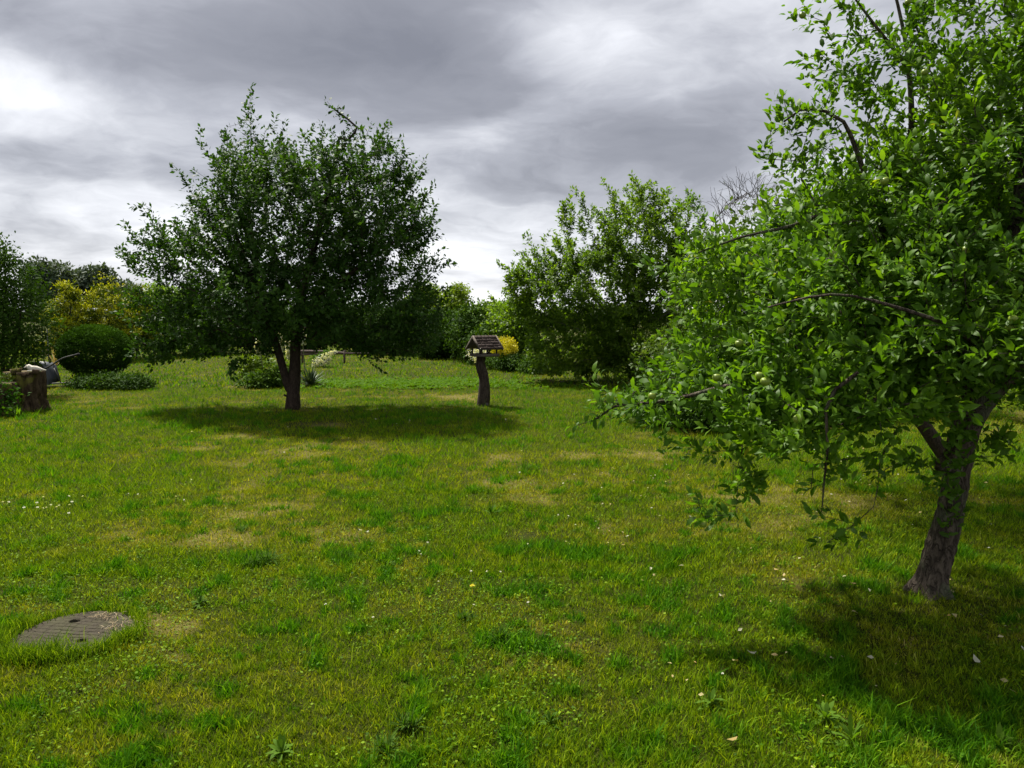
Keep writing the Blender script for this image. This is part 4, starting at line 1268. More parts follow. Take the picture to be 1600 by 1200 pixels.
# white hydrangea leaning over
r = bush('hydrangea', 'white flowering hydrangea leaning right near the log rail', 'shrub', [plobe(498, 563, 22.5, 12, 8, .25), plobe(510, 556, 22.5, 10, 6, .2)], 420, .07, M['weed_leaf'], clr=.05, stem=2, stemr=.01)
q = []
for (u, v, rr_) in ((495, 565, .11), (503, 560, .13), (511, 556, .11), (500, 568, .10), (508, 564, .11), (518, 552, .06), (492, 571, .07), (514, 561, .07), (523, 550, .04)):
    c = P(u, v, 22.2)
    dv = nrm(rng.normal(size=(70, 3)))
    q.append((c + dv * rr_ * np.array([1.2, .8, .8]), dv))
qb = np.concatenate([a for a, b in q])
qn = np.concatenate([b for a, b in q])
V, F, rn = leaves(qb, rng.normal(size=qb.shape), qn + [0, 0, .3], np.full(len(qb), .05), np.full(len(qb), .045), LEAF2, rng.random(len(qb)))
obj('flowers', V, F, M['petal'], r, attrs={'rnd': rn}, kind='stuff')

# log rail low fence
M['old_wood'] = plain_mat('old_wood', (.05, .035, .028), (.15, .11, .09), 25, .85, .5, stretch=(1, 1, 1))
dr_ = 24.0
r = thing('log_rail', P(545, 570, dr_) * [1, 1, 0], 'low rustic rail of weathered logs in front of the hedge', 'fence')
for (u0, v0, u1, v1, rad) in ((466, 549, 540, 552, .045), (470, 554, 512, 555, .03), (538, 552, 625, 554, .018)):
    a, b = P(u0, v0, dr_), P(u1, v1, dr_ + .1)
    V, F = tube(resample([a, (a + b) / 2 + [0, 0, .02], b], .12), rad, 8, rough=.2)
    obj('rail', V, F, M['old_wood'], r, smooth=True)
for u in (472, 508, 538):
    a = P(u, 549, dr_ + .06)
    V, F = tube([[a[0], a[1], -.03], [a[0], a[1], a[2] * .6], [a[0] + .01, a[1], a[2] + .03]], .035, 8, rough=.2)
    obj('post', V, F, M['old_wood'], r, smooth=True)

# leaf rosettes of the plantain patch right of the bed
x, y = [], []
n_ = 900
gp = G(650, 600)
px_ = rng.normal(gp[0], 1.35, n_)
py_ = rng.normal(gp[1], .55, n_)
m_ = n_
k = 7
ba = np.repeat(np.stack([px_, py_, np.full(n_, .01)], -1), k, 0) + rng.normal(0, .01, (n_ * k, 3)) * [1, 1, .2]
an = rng.random(n_ * k) * 6.283
dd_ = np.stack([np.cos(an), np.sin(an), .35 + .5 * rng.random(n_ * k)], -1)
V, F, rn = leaves(ba, dd_, np.stack([-.5 * np.cos(an), -.5 * np.sin(an), np.ones(n_ * k)], -1), .08 + .06 * rng.random(n_ * k), np.full(n_ * k, .045), LEAF4, np.clip(rng.normal(.7, .2, n_ * k), 0, 1))
tag(obj('ground_cover', V, F, M['weed_leaf'], attrs={'rnd': rn}), 'patch of bright broad-leaved weeds in the lawn between tree and feeder', 'weeds', kind='stuff')


# ------------------------------------------------------------------ bird feeder
M['post_wood'] = bark_mat('post_wood', (.028, .02, .015), (.085, .065, .05), scale=.8)
M['board'] = plain_mat('board', (.06, .048, .038), (.16, .135, .11), 30, .85, .4, stretch=(1, .15, 1))
M['shingle'] = plain_mat('shingle', (.018, .011, .008), (.05, .03, .022), 40, .85, .5)
gF = G(755, 634)
DFd = gF[1]
r = thing('bird_feeder', gF, 'wooden bird feeder with a pitched shingle roof on a crooked log post', 'bird feeder')
pts = [gF + [0, 0, -.05]] + PL_((756, 622, DFd), (757, 604, DFd), (756, 590, DFd), (752, 575, DFd), (751, 565, DFd), (753, 557, DFd))
pts = resample(pts, .03)
zz_ = np.linspace(0, 1, len(pts))
V, F = tube(pts, np.interp(zz_, [0, .1, .35, .55, .8, .88, 1], [.118, .108, .105, .085, .088, .075, .082]), 20, rough=.14, seed=31)
obj('post', V, F, M['post_wood'], r, smooth=True)
V, F = tube([gF + [.07, -.1, .03], gF + [.075, -.14, .035]], .035, 10, rough=.1)
obj('knot', V, F, M['grey_bark'], r, smooth=True)
zp = P(755, 557, DFd)[2]
cxF = P(757, 557, DFd)[0]
th = math.radians(-28)          # ridge direction: nearly away to the right


def RZ(a):
    return np.array([[math.cos(a), -math.sin(a), 0], [math.sin(a), math.cos(a), 0], [0, 0, 1]])


def RX(a):
    return np.array([[1, 0, 0], [0, math.cos(a), -math.sin(a)], [0, math.sin(a), math.cos(a)]])


def RY(a):
    return np.array([[math.cos(a), 0, math.sin(a)], [0, 1, 0], [-math.sin(a), 0, math.cos(a)]])


# local frame: x along ridge, y across; gable faces the viewer's left
yaw = math.radians(33)
Rb = RZ(yaw)
cF = np.array([cxF, DFd, 0])


def loc(x, y, z):
    return cF + Rb @ np.array([x, y, z])


LX, LY = .34, .36              # platform length along ridge, and across
for i in range(4):
    V, F = box(loc(0, -LY / 2 + (i + .5) * LY / 4, zp + .012), (LX, LY / 4 - .006, .022), Rb)
    obj('floor_board', V, F, M['board'], r)
for (x, y, sx, sy) in ((0, -LY / 2 - .009, LX + .03, .015), (0, LY / 2 + .009, LX + .03, .015), (-LX / 2 - .009, 0, .015, LY - .004), (LX / 2 + .009, 0, .015, LY - .004)):
    V, F = box(loc(x, y, zp + .028), (sx, sy, .045), Rb)
    obj('rim_board', V, F, M['board'], r)
zr = zp + .135
for x in (-LX / 2 + .02, 0, LX / 2 - .02):
    for y in (-LY / 2 + .025, LY / 2 - .025):
        V, F = box(loc(x, y, (zp + .023 + zr) / 2), (.022, .022, zr - zp - .023), Rb)
        obj('roof_post', V, F, M['post_wood'], r)
sl = math.radians(43)
hw = LY / 2 + .05
ridge_z = zr + hw * math.tan(sl)
slen = hw / math.cos(sl)
for sgn in (-1, 1):
    Rr = Rb @ RX(-sgn * sl)
    mid = loc(0, sgn * hw / 2, (zr + ridge_z) / 2 - .006)
    V, F = box(mid, (LX + .1, slen, .012), Rr)
    obj('roof_board', V, F, M['board'], r)
    for row in range(5):
        for cidx in range(6):
            f0 = (row + .5) / 5
            yy = sgn * hw * (1 - f0)
            z0 = zr + (ridge_z - zr) * f0
            xx = -((LX + .1) / 2) + (cidx + .5) * (LX + .1) / 6 + random.uniform(-.004, .004)
            V, F = box(loc(xx, yy, z0) + Rr @ np.array([0, 0, .011 + .004 * random.random()]), ((LX + .1) / 6 - .006, slen / 5 * 1.25, .008), Rr @ RX(sgn * .06 + random.uniform(-.02, .02)) @ RZ(random.uniform(-.03, .03)))
            obj('shingle', V, F, M['shingle'], r)
    for x in (-(LX + .1) / 2 - .01, (LX + .1) / 2 + .01):
        V, F = box(loc(x, sgn * (hw + .01) / 2, (zr + ridge_z) / 2 - .004), (.018, slen + .02, .04), Rr)
        obj('barge_board', V, F, M['board'], r)


# ------------------------------------------------------------------ stump with a white figure and ivy
gS = G(27, 643)
DS = gS[1]
r = thing('tree_stump', gS, 'mossy brown tree stump with ragged top at the left edge of the lawn', 'stump')


def stumpfun(ang, tt, rad, pts):
    n = len(pts)
    q = np.stack([np.cos(ang)[None, :] * 3 * np.ones((n, 1)), np.sin(ang)[None, :] * 3 * np.ones((n, 1)), tt[:, None] * 1.5 * np.ones((1, len(ang)))], -1).reshape(-1, 3)
    q2 = q * [3.2, 3.2, .9]
    f = 1 + .28 * (fbm3(q, 5, 2) - .5).reshape(n, -1) - .30 * (np.clip(1 - np.abs(noise3(q2, 7) - .5) * 6, 0, 1)).reshape(n, -1) + .08 * (noise3(q2 * 3, 8) - .5).reshape(n, -1)
    return f + np.clip(1 - tt / .25, 0, 1)[:, None] ** 2 * .18


hS = P(35, 582, DS)[2]
V, F = tube(np.stack([np.full(26, gS[0]), np.full(26, gS[1] + .25), np.linspace(-.03, hS, 26)], -1), np.linspace(.31, .30, 26), 64, rfun=stumpfun)
obj('stump_wood', V, F, M['stump_bark'], r, smooth=True)
# broken rim pieces
for (u, v, sx, sy, sz) in ((56, 581, .1, .1, .05), (26, 580, .14, .12, .06), (40, 585, .16, .1, .05)):
    c = P(u, v, DS + .05)
    V, F = box(c, (sx, sy, sz), RZ(random.random()) @ RY(random.uniform(-.2, .2)))
    V = V + rng.normal(0, .012, V.shape)
    obj('broken_wood', V, F, M['stump_bark'], r)
# second lower stump, left
gS2 = G(2, 648)
r2 = thing('tree_stump', gS2, 'lower stump overgrown with ivy, cut off by the left edge', 'stump')
V, F = tube(np.stack([np.full(20, gS2[0] - .1), np.full(20, gS2[1] + .1), np.linspace(-.03, .5, 20)], -1), np.linspace(.34, .27, 20), 36, rfun=stumpfun)
obj('stump_wood', V, F, M['stump_bark'], r2, smooth=True)
bush('ivy', 'variegated ivy creeping over the lower stump at the left edge', 'plant', [(gS2[0] - .05, gS2[1] - .1, .25, .36, .3, .28, 1), (gS2[0] - .2, gS2[1] - .1, .5, .3, .25, .2, 1), (gS2[0] + .22, gS2[1] - .22, .12, .2, .15, .14, .6)], 900, .055, M['weed_leaf'], clr=.05, stem=3, stemr=.012, tpl=LEAF4, aspect=.85, rshift=-.35)
bush('moss', 'yellow-green moss cushions on the front of the stump', 'moss', [(gS[0] - .02, gS[1] - .10, .38, .16, .06, .12, 1), (gS[0] + .02, gS[1] - .12, .18, .14, .05, .1, 1), (gS[0] - .1, gS[1] - .08, .56, .16, .08, .05, 1)], 2600, .02, M['gold_leaf'], clr=.02, stem=0, rshift=-.2)
r = thing('leafy_weed', G(28, 652), 'bright green strap-leaved plant at the foot of the stump', 'plant')
blades_clump(16, .22, .035, G(28, 652) + [0, 0, .01], M['weed_leaf'], spread=1, parent=r, individual=True, rs=.9)

# white stone bird figure lying on the stump
M['stone'] = plain_mat('stone', (.45, .42, .34), (.72, .68, .58), 18, .8, .3)


def metaballish(name, balls, mat, parent, seg=14):
    """one skin around a chain of balls (x,y,z,r)"""
    pts = np.array([b[:3] for b in balls])
    rad = np.array([b[3] for b in balls])
    q = resample(pts, .012)
    tq = np.linspace(0, 1, len(q))
    tb = np.concatenate([[0], np.cumsum(np.linalg.norm(np.diff(pts, axis=0), axis=1))])
    tb /= tb[-1]
    V, F = tube(q, np.interp(tq, tb, rad), seg, rough=.08)
    return obj(name, V, F, mat, parent, smooth=True)


ds = DS + .12
c = P(56, 574, ds)
zt0 = hS + .01
r = thing('stone_bird', (c[0], c[1], zt0), 'small pale stone figure of a resting bird on top of the stump', 'figure')
x0 = P(41, 575, ds)[0]
balls = [(x0 - .005, ds, zt0 + .06, .008), (x0 + .01, ds, zt0 + .075, .032), (x0 + .035, ds, zt0 + .078, .042), (x0 + .07, ds, zt0 + .062, .038), (x0 + .11, ds, zt0 + .05, .045), (x0 + .17, ds, zt0 + .045, .042), (x0 + .23, ds, zt0 + .035, .028), (x0 + .29, ds, zt0 + .025, .012), (x0 + .33, ds, zt0 + .02, .006)]
metaballish('body', balls, M['stone'], r)
V, F = tube([(x0 - .0, ds - .01, zt0 + .072), (x0 - .02, ds - .012, zt0 + .064), (x0 - .035, ds - .012, zt0 + .06)], [.012, .008, .002], 8)
obj('beak', V, F, M['stone'], r, smooth=True)
V, F = box((x0 + .15, ds - .03, zt0 + .012), (.2, .06, .024))
obj('base', V, F, M['stone'], r)

# ------------------------------------------------------------------ wheelbarrow tipped forward behind the stump
M['tray'] = plain_mat('tray', (.055, .062, .075), (.09, .10, .115), 8, .5, .1, .5)
M['metal'] = plain_mat('metal', (.05, .055, .05), (.09, .09, .08), 20, .5, .1, .5, .3)
M['rubber'] = plain_mat('rubber', (.015, .015, .015), (.03, .03, .03), 20, .8)
DW = 16.2
gW = P(80, 602, DW) * [1, 1, 0]
r = thing('wheelbarrow', gW, 'dark grey wheelbarrow tipped up on its tray between stump and ball bush', 'wheelbarrow')


def WP(u, v, dd=0.0):
    return P(u, v, DW + dd)


# tray: hollow shell, outline as seen, 0.55 m deep across the view
prof = np.array([WP(47, 571), WP(58, 565), WP(73, 563), (WP(81, 569)), WP(88, 590), WP(90, 599.5), WP(70, 600), WP(52, 600), WP(45, 590)])
cen = prof.mean(0)
rings = []
for (dy, sc) in ((-.30, 1.0), (-.30, .93), (.22, .80), (.22, .0), ):
    rings.append(cen + (prof - cen) * sc + [0, dy, 0])
inner = [cen + (prof - cen) * .93 + [0, -.30, 0], cen + (prof - cen) * .76 + [0, .18, 0], cen + (prof - cen) * 0 + [0, .18, 0]]
seq = [rings[3], rings[2], rings[0], rings[1], inner[1], inner[2]]
V = np.concatenate(seq)
m_ = len(prof)
Fq = []
for i in range(len(seq) - 1):
    for j in range(m_):
        Fq.append((i * m_ + j, i * m_ + (j + 1) % m_, (i + 1) * m_ + (j + 1) % m_, (i + 1) * m_ + j))
V[:, 2] = np.maximum(V[:, 2], .01)
obj('tray', V, [np.array(Fq)], M['tray'], r)
for dy in (-.26, .16):
    V, F = tube(resample([WP(56, 583, dy), WP(78, 572, dy), WP(98, 560, dy), WP(124, 553, dy)], .06), .017, 8)
    obj('handle', V, F, M['metal'], r, smooth=True)
    V, F = tube(resample([WP(112, 556.5, dy), WP(124, 553, dy)], .06), .024, 8)
    obj('grip', V, F, M['rubber'], r, smooth=True)
    V, F = tube(resample([WP(70, 600, dy), WP(95, 598.5, dy), WP(120, 597, dy), WP(138, 596.5, dy)], .06), .013, 8)
    obj('leg', V, F, M['metal'], r, smooth=True)
    V, F = tube([WP(95, 598, dy), WP(84, 575, dy)], .012, 6)
    obj('brace', V, F, M['metal'], r, smooth=True)
ang = np.linspace(0, 2 * math.pi, 25)
wc = np.array([WP(38, 588)[0], DW - .04, .17])
ring = wc + np.stack([np.cos(ang) * .14, np.zeros(25), np.sin(ang) * .14], -1)
V, F = tube(ring, .035, 8, cap=False)
tw_ = obj('tyre', V, F, M['rubber'], r, smooth=True)
V, F = tube([wc + [0, -.03, 0], wc + [0, .03, 0]], .10, 20)
obj('rim', V, F, M['metal'], r, smooth=True)

# green metal plant frame and dry ornamental grass behind
DG = 20.0
r = thing('plant_frame', P(70, 570, DG) * [1, 1, 0], 'thin dark metal plant support standing left of the ball bush', 'plant support')
for u, rr_ in ((65, .008), (73.5, .014)):
    a = P(u, 515, DG)
    V, F = tube([[a[0], DG, -.02], [a[0], DG, a[2] * .5], a], rr_, 6)
    obj('upright', V, F, M['metal'], r, smooth=True)
for v in (549, 541, 530, 520):
    V, F = tube([P(65, v, DG - .02), P(73.5, v, DG - .02)], .006, 5)
    obj('rung', V, F, M['metal'], r, smooth=True)
M['dry_grass'] = leaf_mat('dry_grass', [(0.0, (.22, .15, .07)), (1.0, (.45, .34, .18))], trans=.25, back=(.3, .22, .12))
g = G(88, 560)
g = P(86, 556, 21.5) * [1, 1, 0]
r = thing('ornamental_grass', g, 'tuft of dry tan ornamental grass behind the ball bush', 'grass tuft')
blades_clump(90, .75, .018, g + [0, 0, .1], M['dry_grass'], parent=r, name='blades', arch=.25)

# ------------------------------------------------------------------ white house behind the trees on the right
M['plaster'] = plain_mat('plaster', (.62, .62, .60), (.75, .75, .73), 3, .9, .1)
M['roof_tile'] = plain_mat('roof_tile', (.10, .06, .05), (.18, .10, .08), 6, .85, .3)
M['pane'] = plain_mat('pane', (.03, .035, .045), (.05, .055, .07), 3, .1, 0, .6)
DH = 30.0
x0, x1 = P(1130, 490, DH)[0], P(1345, 490, DH)[0]
zt_ = 3.0
r = thing('house', ((x0 + x1) / 2, DH + 3, 0), 'white plastered house glimpsed through the apple tree leaves', 'house')
V, F = box(((x0 + x1) / 2, DH + 3, zt_ / 2), (x1 - x0, 6, zt_))
obj('wall', V, F, M['plaster'], r)
V = np.array([(x0 - .3, DH - .4, zt_ - .1), (x1 + .3, DH - .4, zt_ - .1), (x1 + .3, DH + 6.4, zt_ - .1), (x0 - .3, DH + 6.4, zt_ - .1), (x0 - .3, DH + 3, zt_ + 1.2), (x1 + .3, DH + 3, zt_ + 1.2)])
obj('roof', V, [np.array([[0, 1, 5, 4], [2, 3, 4, 5], [0, 3, 2, 1]]), np.array([[0, 4, 3], [1, 2, 5]])], M['roof_tile'], r)
for xw in (x0 + 1.6, x0 + 3.6):
    V, F = box((xw, DH - .01, 1.6), (1.0, .06, 1.2))
    w_ = obj('window', V, F, M['plaster'], r)
    V, F = box((xw, DH - .045, 1.6), (.88, .02, 1.08))
    V = V - np.array(r.location)
    link('pane', mesh_np('pane', V, F, mat=M['pane']), w_)
# pale shed roof behind the hedge
gr = P(790, 521, 33)
r = thing('garden_shed', (gr[0], 33, 0), 'pale roof corner of a shed showing above the hedge near the feeder', 'shed')
V, F = box((gr[0] + .5, 34, gr[2] / 2 - .1), (1.6, 1.5, gr[2] - .1))
obj('wall', V, F, M['plaster'], r)
V, F = box((gr[0] + .5, 34, gr[2]), (1.9, 1.9, .12), RX(.12))
obj('roof', V, F, M['plaster'], r)


# ------------------------------------------------------------------ round lid in the lawn
def lid():
    m, t = mat_new('lid_surface')
    co = t.n('ShaderNodeTexCoord').outputs['Object']
    gr_ = t.n('ShaderNodeAttribute', attribute_name='groove').outputs['Fac']
    n1 = t.n('ShaderNodeTexNoise', ins={'Vector': co, 'Scale': 70.0, 'Detail': 6.0, 'Roughness': 0.7}).outputs[0]
    n2 = t.n('ShaderNodeTexNoise', ins={'Vector': co, 'Scale': 7.0, 'Detail': 4.0, 'Roughness': 0.6}).outputs[0]
    c = t.ramp(n1, [(.3, (.022, .018, .011)), (.7, (.066, .055, .036))])
    c = t.mix(t.ramp(n2, [(.42, 0.0), (.6, .55)]), c, (.05, .052, .02))
    c = t.mix(t.ramp(n2, [(.62, 0.0), (.7, .35)]), c, (.12, .10, .075))
    c = t.mix(t.math('MULTIPLY', gr_, .8), c, (.012, .01, .007))
    bp = t.n('ShaderNodeBump', ins={'Strength': .6, 'Distance': .006, 'Height': n1})
    pr = t.n('ShaderNodeBsdfPrincipled', ins={'Base Color': c, 'Roughness': .9, 'Specular IOR Level': .2, 'Normal': bp.outputs[0]})
    t.link(pr.outputs[0], t.n('ShaderNodeOutputMaterial').inputs[0])
    NR, NA = 90, 260
    rr_, aa = np.meshgrid(np.linspace(0, LID_R, NR), np.linspace(0, 2 * math.pi, NA, endpoint=False), indexing='ij')
    x, y = (rr_ * np.cos(aa)).ravel(), (rr_ * np.sin(aa)).ravel()
    ang_ = math.radians(9)
    xr, yr = x * math.cos(ang_) - y * math.sin(ang_), x * math.sin(ang_) + y * math.cos(ang_)
    yr = yr + .012 * (fbm2(x * 9, y * 9, 4, 2) - .5) * 2 + .18 * x * x
    rowh = .034
    row = np.floor(yr / rowh)
    fy = np.abs(yr / rowh - row - .5) * 2
    cw = .055 + .02 * _hash(row, row * 0, row * 0, 5)
    xo = xr + _hash(row, row * 0, row * 0, 9) * .08 + .006 * fbm2(x * 40, y * 40, 5, 2)
    fx = np.abs(xo / cw - np.floor(xo / cw) - .5) * 2
    g1 = np.clip((fy - .80) / .2, 0, 1)
    g2 = np.clip((fx - .93) / .07, 0, 1) * .7 * (noise2(xr * 30, row, 3) > .35)
    g = np.maximum(g1 * (.4 + .6 * noise2(x * 25, y * 25, 8)), g2)
    z = .014 - .010 * g + .004 * (fbm2(x * 30, y * 30, 9, 3) - .5)
    hol = np.zeros_like(x)
    for (u, v) in ((117, 974), (128, 1005)):
        h = G(u, v)
        q = ((x + LID_C[0] - h[0]) / .024) ** 2 + ((y + LID_C[1] - h[1]) / .020) ** 2
        hol = np.maximum(hol, np.clip((1.25 - q) * 4, 0, 1))
    z = z - hol * .05
    g = np.maximum(g, hol)
    z = z - np.clip((rr_.ravel() / LID_R - .93) / .07, 0, 1) ** 2 * .03 - .012 * np.clip((noise2(aa.ravel() * 5, rr_.ravel() * 6, 4) - .5) * 3, 0, 1) * np.clip(rr_.ravel() / LID_R * 5 - 4, 0, 1)
    edge = 1 + .05 * (noise2(np.cos(aa.ravel()) * 1.6 + 5, np.sin(aa.ravel()) * 1.6, 3) - .5) * 2 * (rr_.ravel() / LID_R) ** 2
    V = np.stack([x * edge + LID_C[0], y * edge + LID_C[1], z], -1)
    i = (np.arange(NR - 1)[:, None] * NA + np.arange(NA)[None, :]).ravel()
    k = (np.arange(NR - 1)[:, None] * NA + (np.arange(NA)[None, :] + 1) % NA).ravel()
    F = np.stack([i, i + NA, k + NA, k], -1)
    o = obj('round_lid', V, [F], m, attrs={'groove': g}, smooth=True)
    tag(o, 'round weathered grey cover with two small holes set in the lawn at lower left', 'manhole cover')


lid()
# dry clippings lying on the lid
q = rng.normal(0, 1, (90, 2)) * [.05, .05] + np.array(G(196, 985)[:2])
q = np.concatenate([q, rng.normal(0, 1, (60, 2)) * [.05, .02] + np.array(G(165, 968)[:2])])
m_ = len(q)
an = rng.random(m_) * 6.28
V, F, rn = leaves(np.concatenate([q, np.full((m_, 1), .022) + rng.random((m_, 1)) * .008], 1), np.stack([np.cos(an), np.sin(an), rng.normal(0, .15, m_)], -1), np.tile([0, 0, 1.0], (m_, 1)) + rng.normal(0, .2, (m_, 3)), .02 + .03 * rng.random(m_), np.full(m_, .003), LEAF2, rng.random(m_))
tag(obj('grass_clippings', V, F, M['dry_grass'], attrs={'rnd': rn}), 'dry straw-coloured clippings lying on the round cover', 'clippings', kind='stuff')
# longer grass overhanging the front of the lid
parts = []


def tuft_blades(cx_, cy_, n, L, w, spread, mat_attr=.6):
    a = rng.random(n) * 6.283
    px, py = cx_ + rng.normal(0, spread, n), cy_ + rng.normal(0, spread, n)
    h = L * (.5 + .6 * rng.random(n))
    lean = h * rng.uniform(.2, .8, n)
    b = np.stack([px, py, np.zeros(n)], -1)
    ld = np.stack([np.cos(a), np.sin(a), np.zeros(n)], -1)
    z = rng.random(n) * 6.28
    wd = np.stack([np.cos(z), np.sin(z), np.zeros(n)], -1) * (w / 2)
    mid = b + ld * (lean * .3)[:, None] + np.array([0, 0, 1]) * (h * .6)[:, None]
    tip = b + ld * lean[:, None] + np.array([0, 0, 1]) * h[:, None]
    V = np.stack([b - wd, b + wd, mid - wd * .8, mid + wd * .8, tip], 1)
    F = (np.array([[0, 1, 3], [0, 3, 2], [2, 3, 4]])[None] + (np.arange(n) * 5)[:, None, None]).reshape(-1, 3)
    return V.reshape(-1, 3), F


for a in np.linspace(0, 2 * math.pi, 70, endpoint=False):
    f = 1.0 + .02 * random.random()
    cx_, cy_ = LID_C[0] + math.cos(a) * LID_R * f, LID_C[1] + math.sin(a) * LID_R * f
    front = math.sin(a) < -.1
    V, F = tuft_blades(cx_ , cy_ + (.012 if front else 0), 55 if front else 22, .085 if front else .06, .0035, .024)
    parts.append((V, [F]))
for (u, v, n, L) in ((40, 1035, 260, .10), (75, 1030, 200, .10), (95, 1015, 50, .10), (200, 1000, 160, .07), (30, 985, 200, .09)):
    g = G(u, v)
    V, F = tuft_blades(g[0], g[1], n, L, .004, .035)
    parts.append((V, [F]))
V, F = join(parts)
m_ = len(V)
nb = m_ // 5
tag(obj('long_grass', V, [np.concatenate(F)], M['grass'], attrs={'dry': np.repeat(rng.random(nb) * .5, 5), 'lush': np.full(m_, .5), 'rnd': np.repeat(rng.random(nb), 5)}), 'longer uncut grass around the edge of the round cover', 'grass', kind='stuff')

# ------------------------------------------------------------------ weeds, flowers, fallen leaves
WEEDS = [(398, 880, .13, 'dark grass clump left of two close together, upper left of the near lawn'), (425, 876, .14, 'dark grass clump right of two close together, upper left of the near lawn'), (535, 878, .13, 'dark green leaf rosette right of the paired clumps'),
         (768, 806, .17, 'dark green leaf rosette above the brown bare spot'), (782, 1000, .11, 'dark weed clump in the middle of the near lawn'), (605, 875 + 10, .1, 'small weed rosette just right of the leaf rosette in mid lawn'),
         (312, 945, .09, 'small dark weed right of the round cover'), (640, 1135, .10, 'dark broad-bladed clump at the bottom middle'), (602, 1180, .11, 'upright dark clump at the bottom edge, middle'),
         (1330, 1160, .13, 'bright dandelion-like rosette at the bottom edge right of middle'), (1290, 1125, .12, 'bright long-leaved rosette above the one at the bottom edge'), (440, 1180, .10, 'pale green weed at the bottom edge left of middle'),
         (380, 830, .08, 'little dark weed above the paired clumps'), (1560, 1170, .12, 'pale long-leaved weed in the bottom right corner'), (1110, 1100, .10, 'bright leafy weed in the shade right of the middle bottom'), (820, 736, .16, 'small dark tuft on the upper lawn'),
         (860, 1130, .08, 'flat leafy weed near the bottom middle right'), (720, 1040 - 70, .08, 'low weed left of the dark clump in the near lawn')]
for (u, v, L, lab) in WEEDS:
    g = G(u, v)
    r = thing('weed_plant', g, lab, 'weed', 'weed clumps in the lawn')
    bright = 'bright' in lab or 'pale' in lab
    c0_ = g + [0, 0, .006]
    if 'clump' in lab or 'tuft' in lab:
        for q_ in range(3):
            blades_clump(26, L * .75, .006, c0_ + np.append(rng.normal(0, .025, 2), 0), M['weed_leaf'], parent=r, name='blades', rs=.3, arch=.3)
        blades_clump(5, L, .010, c0_, M['weed_leaf'], parent=r, individual=True, rs=.4, arch=.4)
    else:
        blades_clump(random.randint(14, 20), L * .85, .019 if bright else .015, c0_, M['weed_leaf'], parent=r, individual=True, rs=.8 if bright else .35, arch=.7)


def flower_mesh():
    V, F = [], []
    parts = []
    rn = []
    n = 16
    for i in range(n):
        a = i / n * 6.283
        d = np.array([math.cos(a), math.sin(a), .25])
        s = np.array([-math.sin(a), math.cos(a), 0])
        parts.append((np.array([d * .15, d * .6 + s * .16, d * 1.0, d * .6 - s * .16]), [np.array([[0, 1, 2, 3]])]))
    for i in range(8):
        a = i / 8 * 6.283
        d = np.array([math.cos(a), math.sin(a), 1.2]) * .6
        s = np.array([-math.sin(a), math.cos(a), 0])
        parts.append((np.array([[0, 0, .2], d * .5 + s * .2, d, d * .5 - s * .2]), [np.array([[0, 1, 2, 3]])]))
    V, F = join(parts)
    st = np.array([[-.06, 0, .1], [.06, 0, .1], [.05, 0, -2.6], [-.05, 0, -2.6]])
    F = [np.concatenate(F + [np.array([[0, 1, 2, 3]]) + len(V)])]
    V = np.concatenate([V, st])
    return V, F


V, F = flower_mesh()
fm = mesh_np('clover_flower', V, F, {'rnd': np.full(len(V), .7)}, mat=M['petal'])
fy = mesh_np('dandelion', V, F, {'rnd': np.full(len(V), .9)}, mat=M['yellow_leaf'])
CL = [(5, 793), (14, 793), (38, 802), (58, 794), (68, 785), (59, 802), (68, 803), (73, 802), (80, 798), (89, 801), (93, 799), (108, 784), (113, 793), (109, 798), (108, 811), (130, 784)]
SCT = [(201, 779), (216, 780), (275, 784), (288, 789), (353, 803), (299, 757), (444, 713), (562, 837), (565, 838), (575, 840), (655, 871), (658, 876), (668, 857), (736, 903), (761, 904), (782, 904), (509, 956), (583, 977), (685, 920), (815, 711), (812, 745), (872, 813), (888, 815), (899, 829), (884, 856), (825, 860), (890, 860),
       (740, 957), (825, 953), (620, 667), (640, 662), (587, 660), (940, 770), (985, 775), (1012, 770), (880, 763), (565, 595), (735, 600), (790, 660), (450, 672), (545, 690), (300, 680), (1040, 760), (950, 858)]
for i, (u, v) in enumerate(CL + SCT):
    g = G(u, v)
    o = link('clover_flower', fm)
    dd_ = g[1]
    sz = .007 + .0009 * dd_ * random.uniform(.6, 1.1)
    if i >= len(CL):
        sz *= .8
    o.scale = (sz, sz, sz)
    o.location = (g[0], g[1], .035 + sz)
    o.rotation_euler = (random.uniform(-.5, .5), random.uniform(-.5, .5), random.random() * 6)
    if i < len(CL):
        tag(o, 'small white clover flower in the cluster on the lawn near the left edge', 'flower', 'white flowers clustered at the left')
    else:
        tag(o, 'small white flower dotted singly about the middle of the lawn', 'flower', 'white flowers scattered over the lawn')
g = G(738, 932)
o = link('dandelion', fy)
o.scale = (.018, .018, .018)
o.location = (g[0], g[1], .06)
tag(o, 'single bright yellow dandelion flower in the near lawn', 'flower')

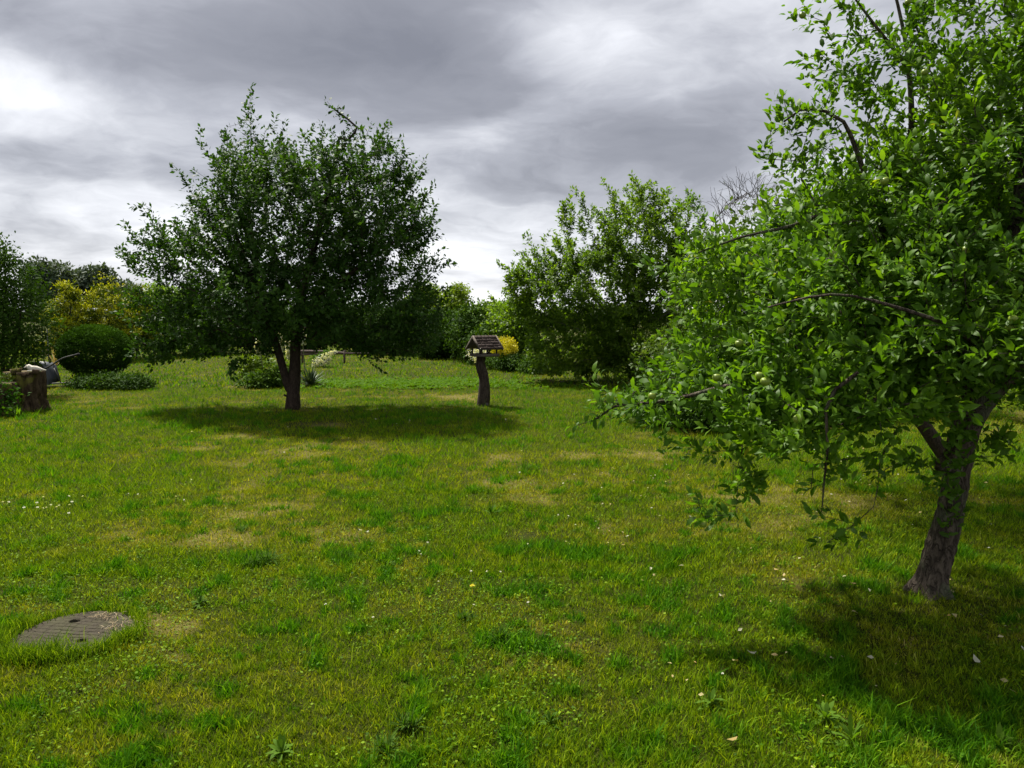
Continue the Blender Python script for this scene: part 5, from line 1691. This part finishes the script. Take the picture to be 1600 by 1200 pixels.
FL = [(1125, 940, .06, 'long pale fallen leaf lying flat left of the apple trunk'), (1218, 897, .055, 'orange-yellow fallen leaf between the middle lawn and the apple trunk'), (1224, 908, .03, 'white curled leaf beside the orange-yellow one'), (1490, 935, .045, 'yellow fallen leaf just right of the apple trunk foot'),
      (1488, 968, .045, 'yellow fallen leaf below the one at the trunk foot'), (1330, 964, .04, 'pale folded leaf standing upright in the shaded grass'), (1182, 1028, .05, 'pale green leaf in the near shaded lawn'), (1145, 1043, .045, 'dry tan leaf left of the pale green one'),
      (1135, 1168, .05, 'brown fallen leaf near the bottom edge'), (1531, 1046, .045, 'white fallen leaf near the right edge'), (1338, 920, .04, 'reddish fallen leaf left of the apple trunk'), (1017, 894, .03, 'small cream petal in the lush grass left of the long leaf')]
FLM = []
for i in range(5):
    T, Fq = LEAF8
    Tq = T.copy()
    Tq[:, 2] = Tq[:, 2] * (-1.5 + i * .9)
    FLM.append(mesh_np('fallen_leaf', Tq, [Fq], {'rnd': np.full(len(T), (.95, .15, .6, .35, .8)[i])}, mat=M['fallen_leaf']))
for i, (u, v, L, lab) in enumerate(FL):
    g = G(u, v)
    k = 1 if ('orange' in lab or 'brown' in lab or 'reddish' in lab) else 3 if 'yellow' in lab or 'tan' in lab else random.choice((0, 4))
    o = link('fallen_leaf', FLM[k])
    o.location = (g[0], g[1], .032)
    o.rotation_euler = (random.uniform(-.3, .3), random.uniform(-.3, .3), random.random() * 6)
    o.scale = (L * .55, L, L)
    tag(o, lab, 'leaf', 'fallen leaves under the apple tree')
n_ = 260
gx_ = rng.uniform(.6, 4.6, n_)
gy_ = rng.uniform(2.4, 9.0, n_)
an = rng.random(n_) * 6.28
Lq = rng.uniform(.014, .035, n_)
V, F, rn = leaves(np.stack([gx_, gy_, np.full(n_, .03)], -1), np.stack([np.cos(an), np.sin(an), rng.normal(0, .2, n_)], -1), np.tile([0, 0, 1.0], (n_, 1)) + rng.normal(0, .4, (n_, 3)), Lq, Lq * .6, LEAF4, rng.random(n_))
tag(obj('leaf_litter', V, F, M['fallen_leaf'], attrs={'rnd': rn}), 'scattered bits of pale leaf litter in the grass under the apple tree', 'litter', kind='stuff')
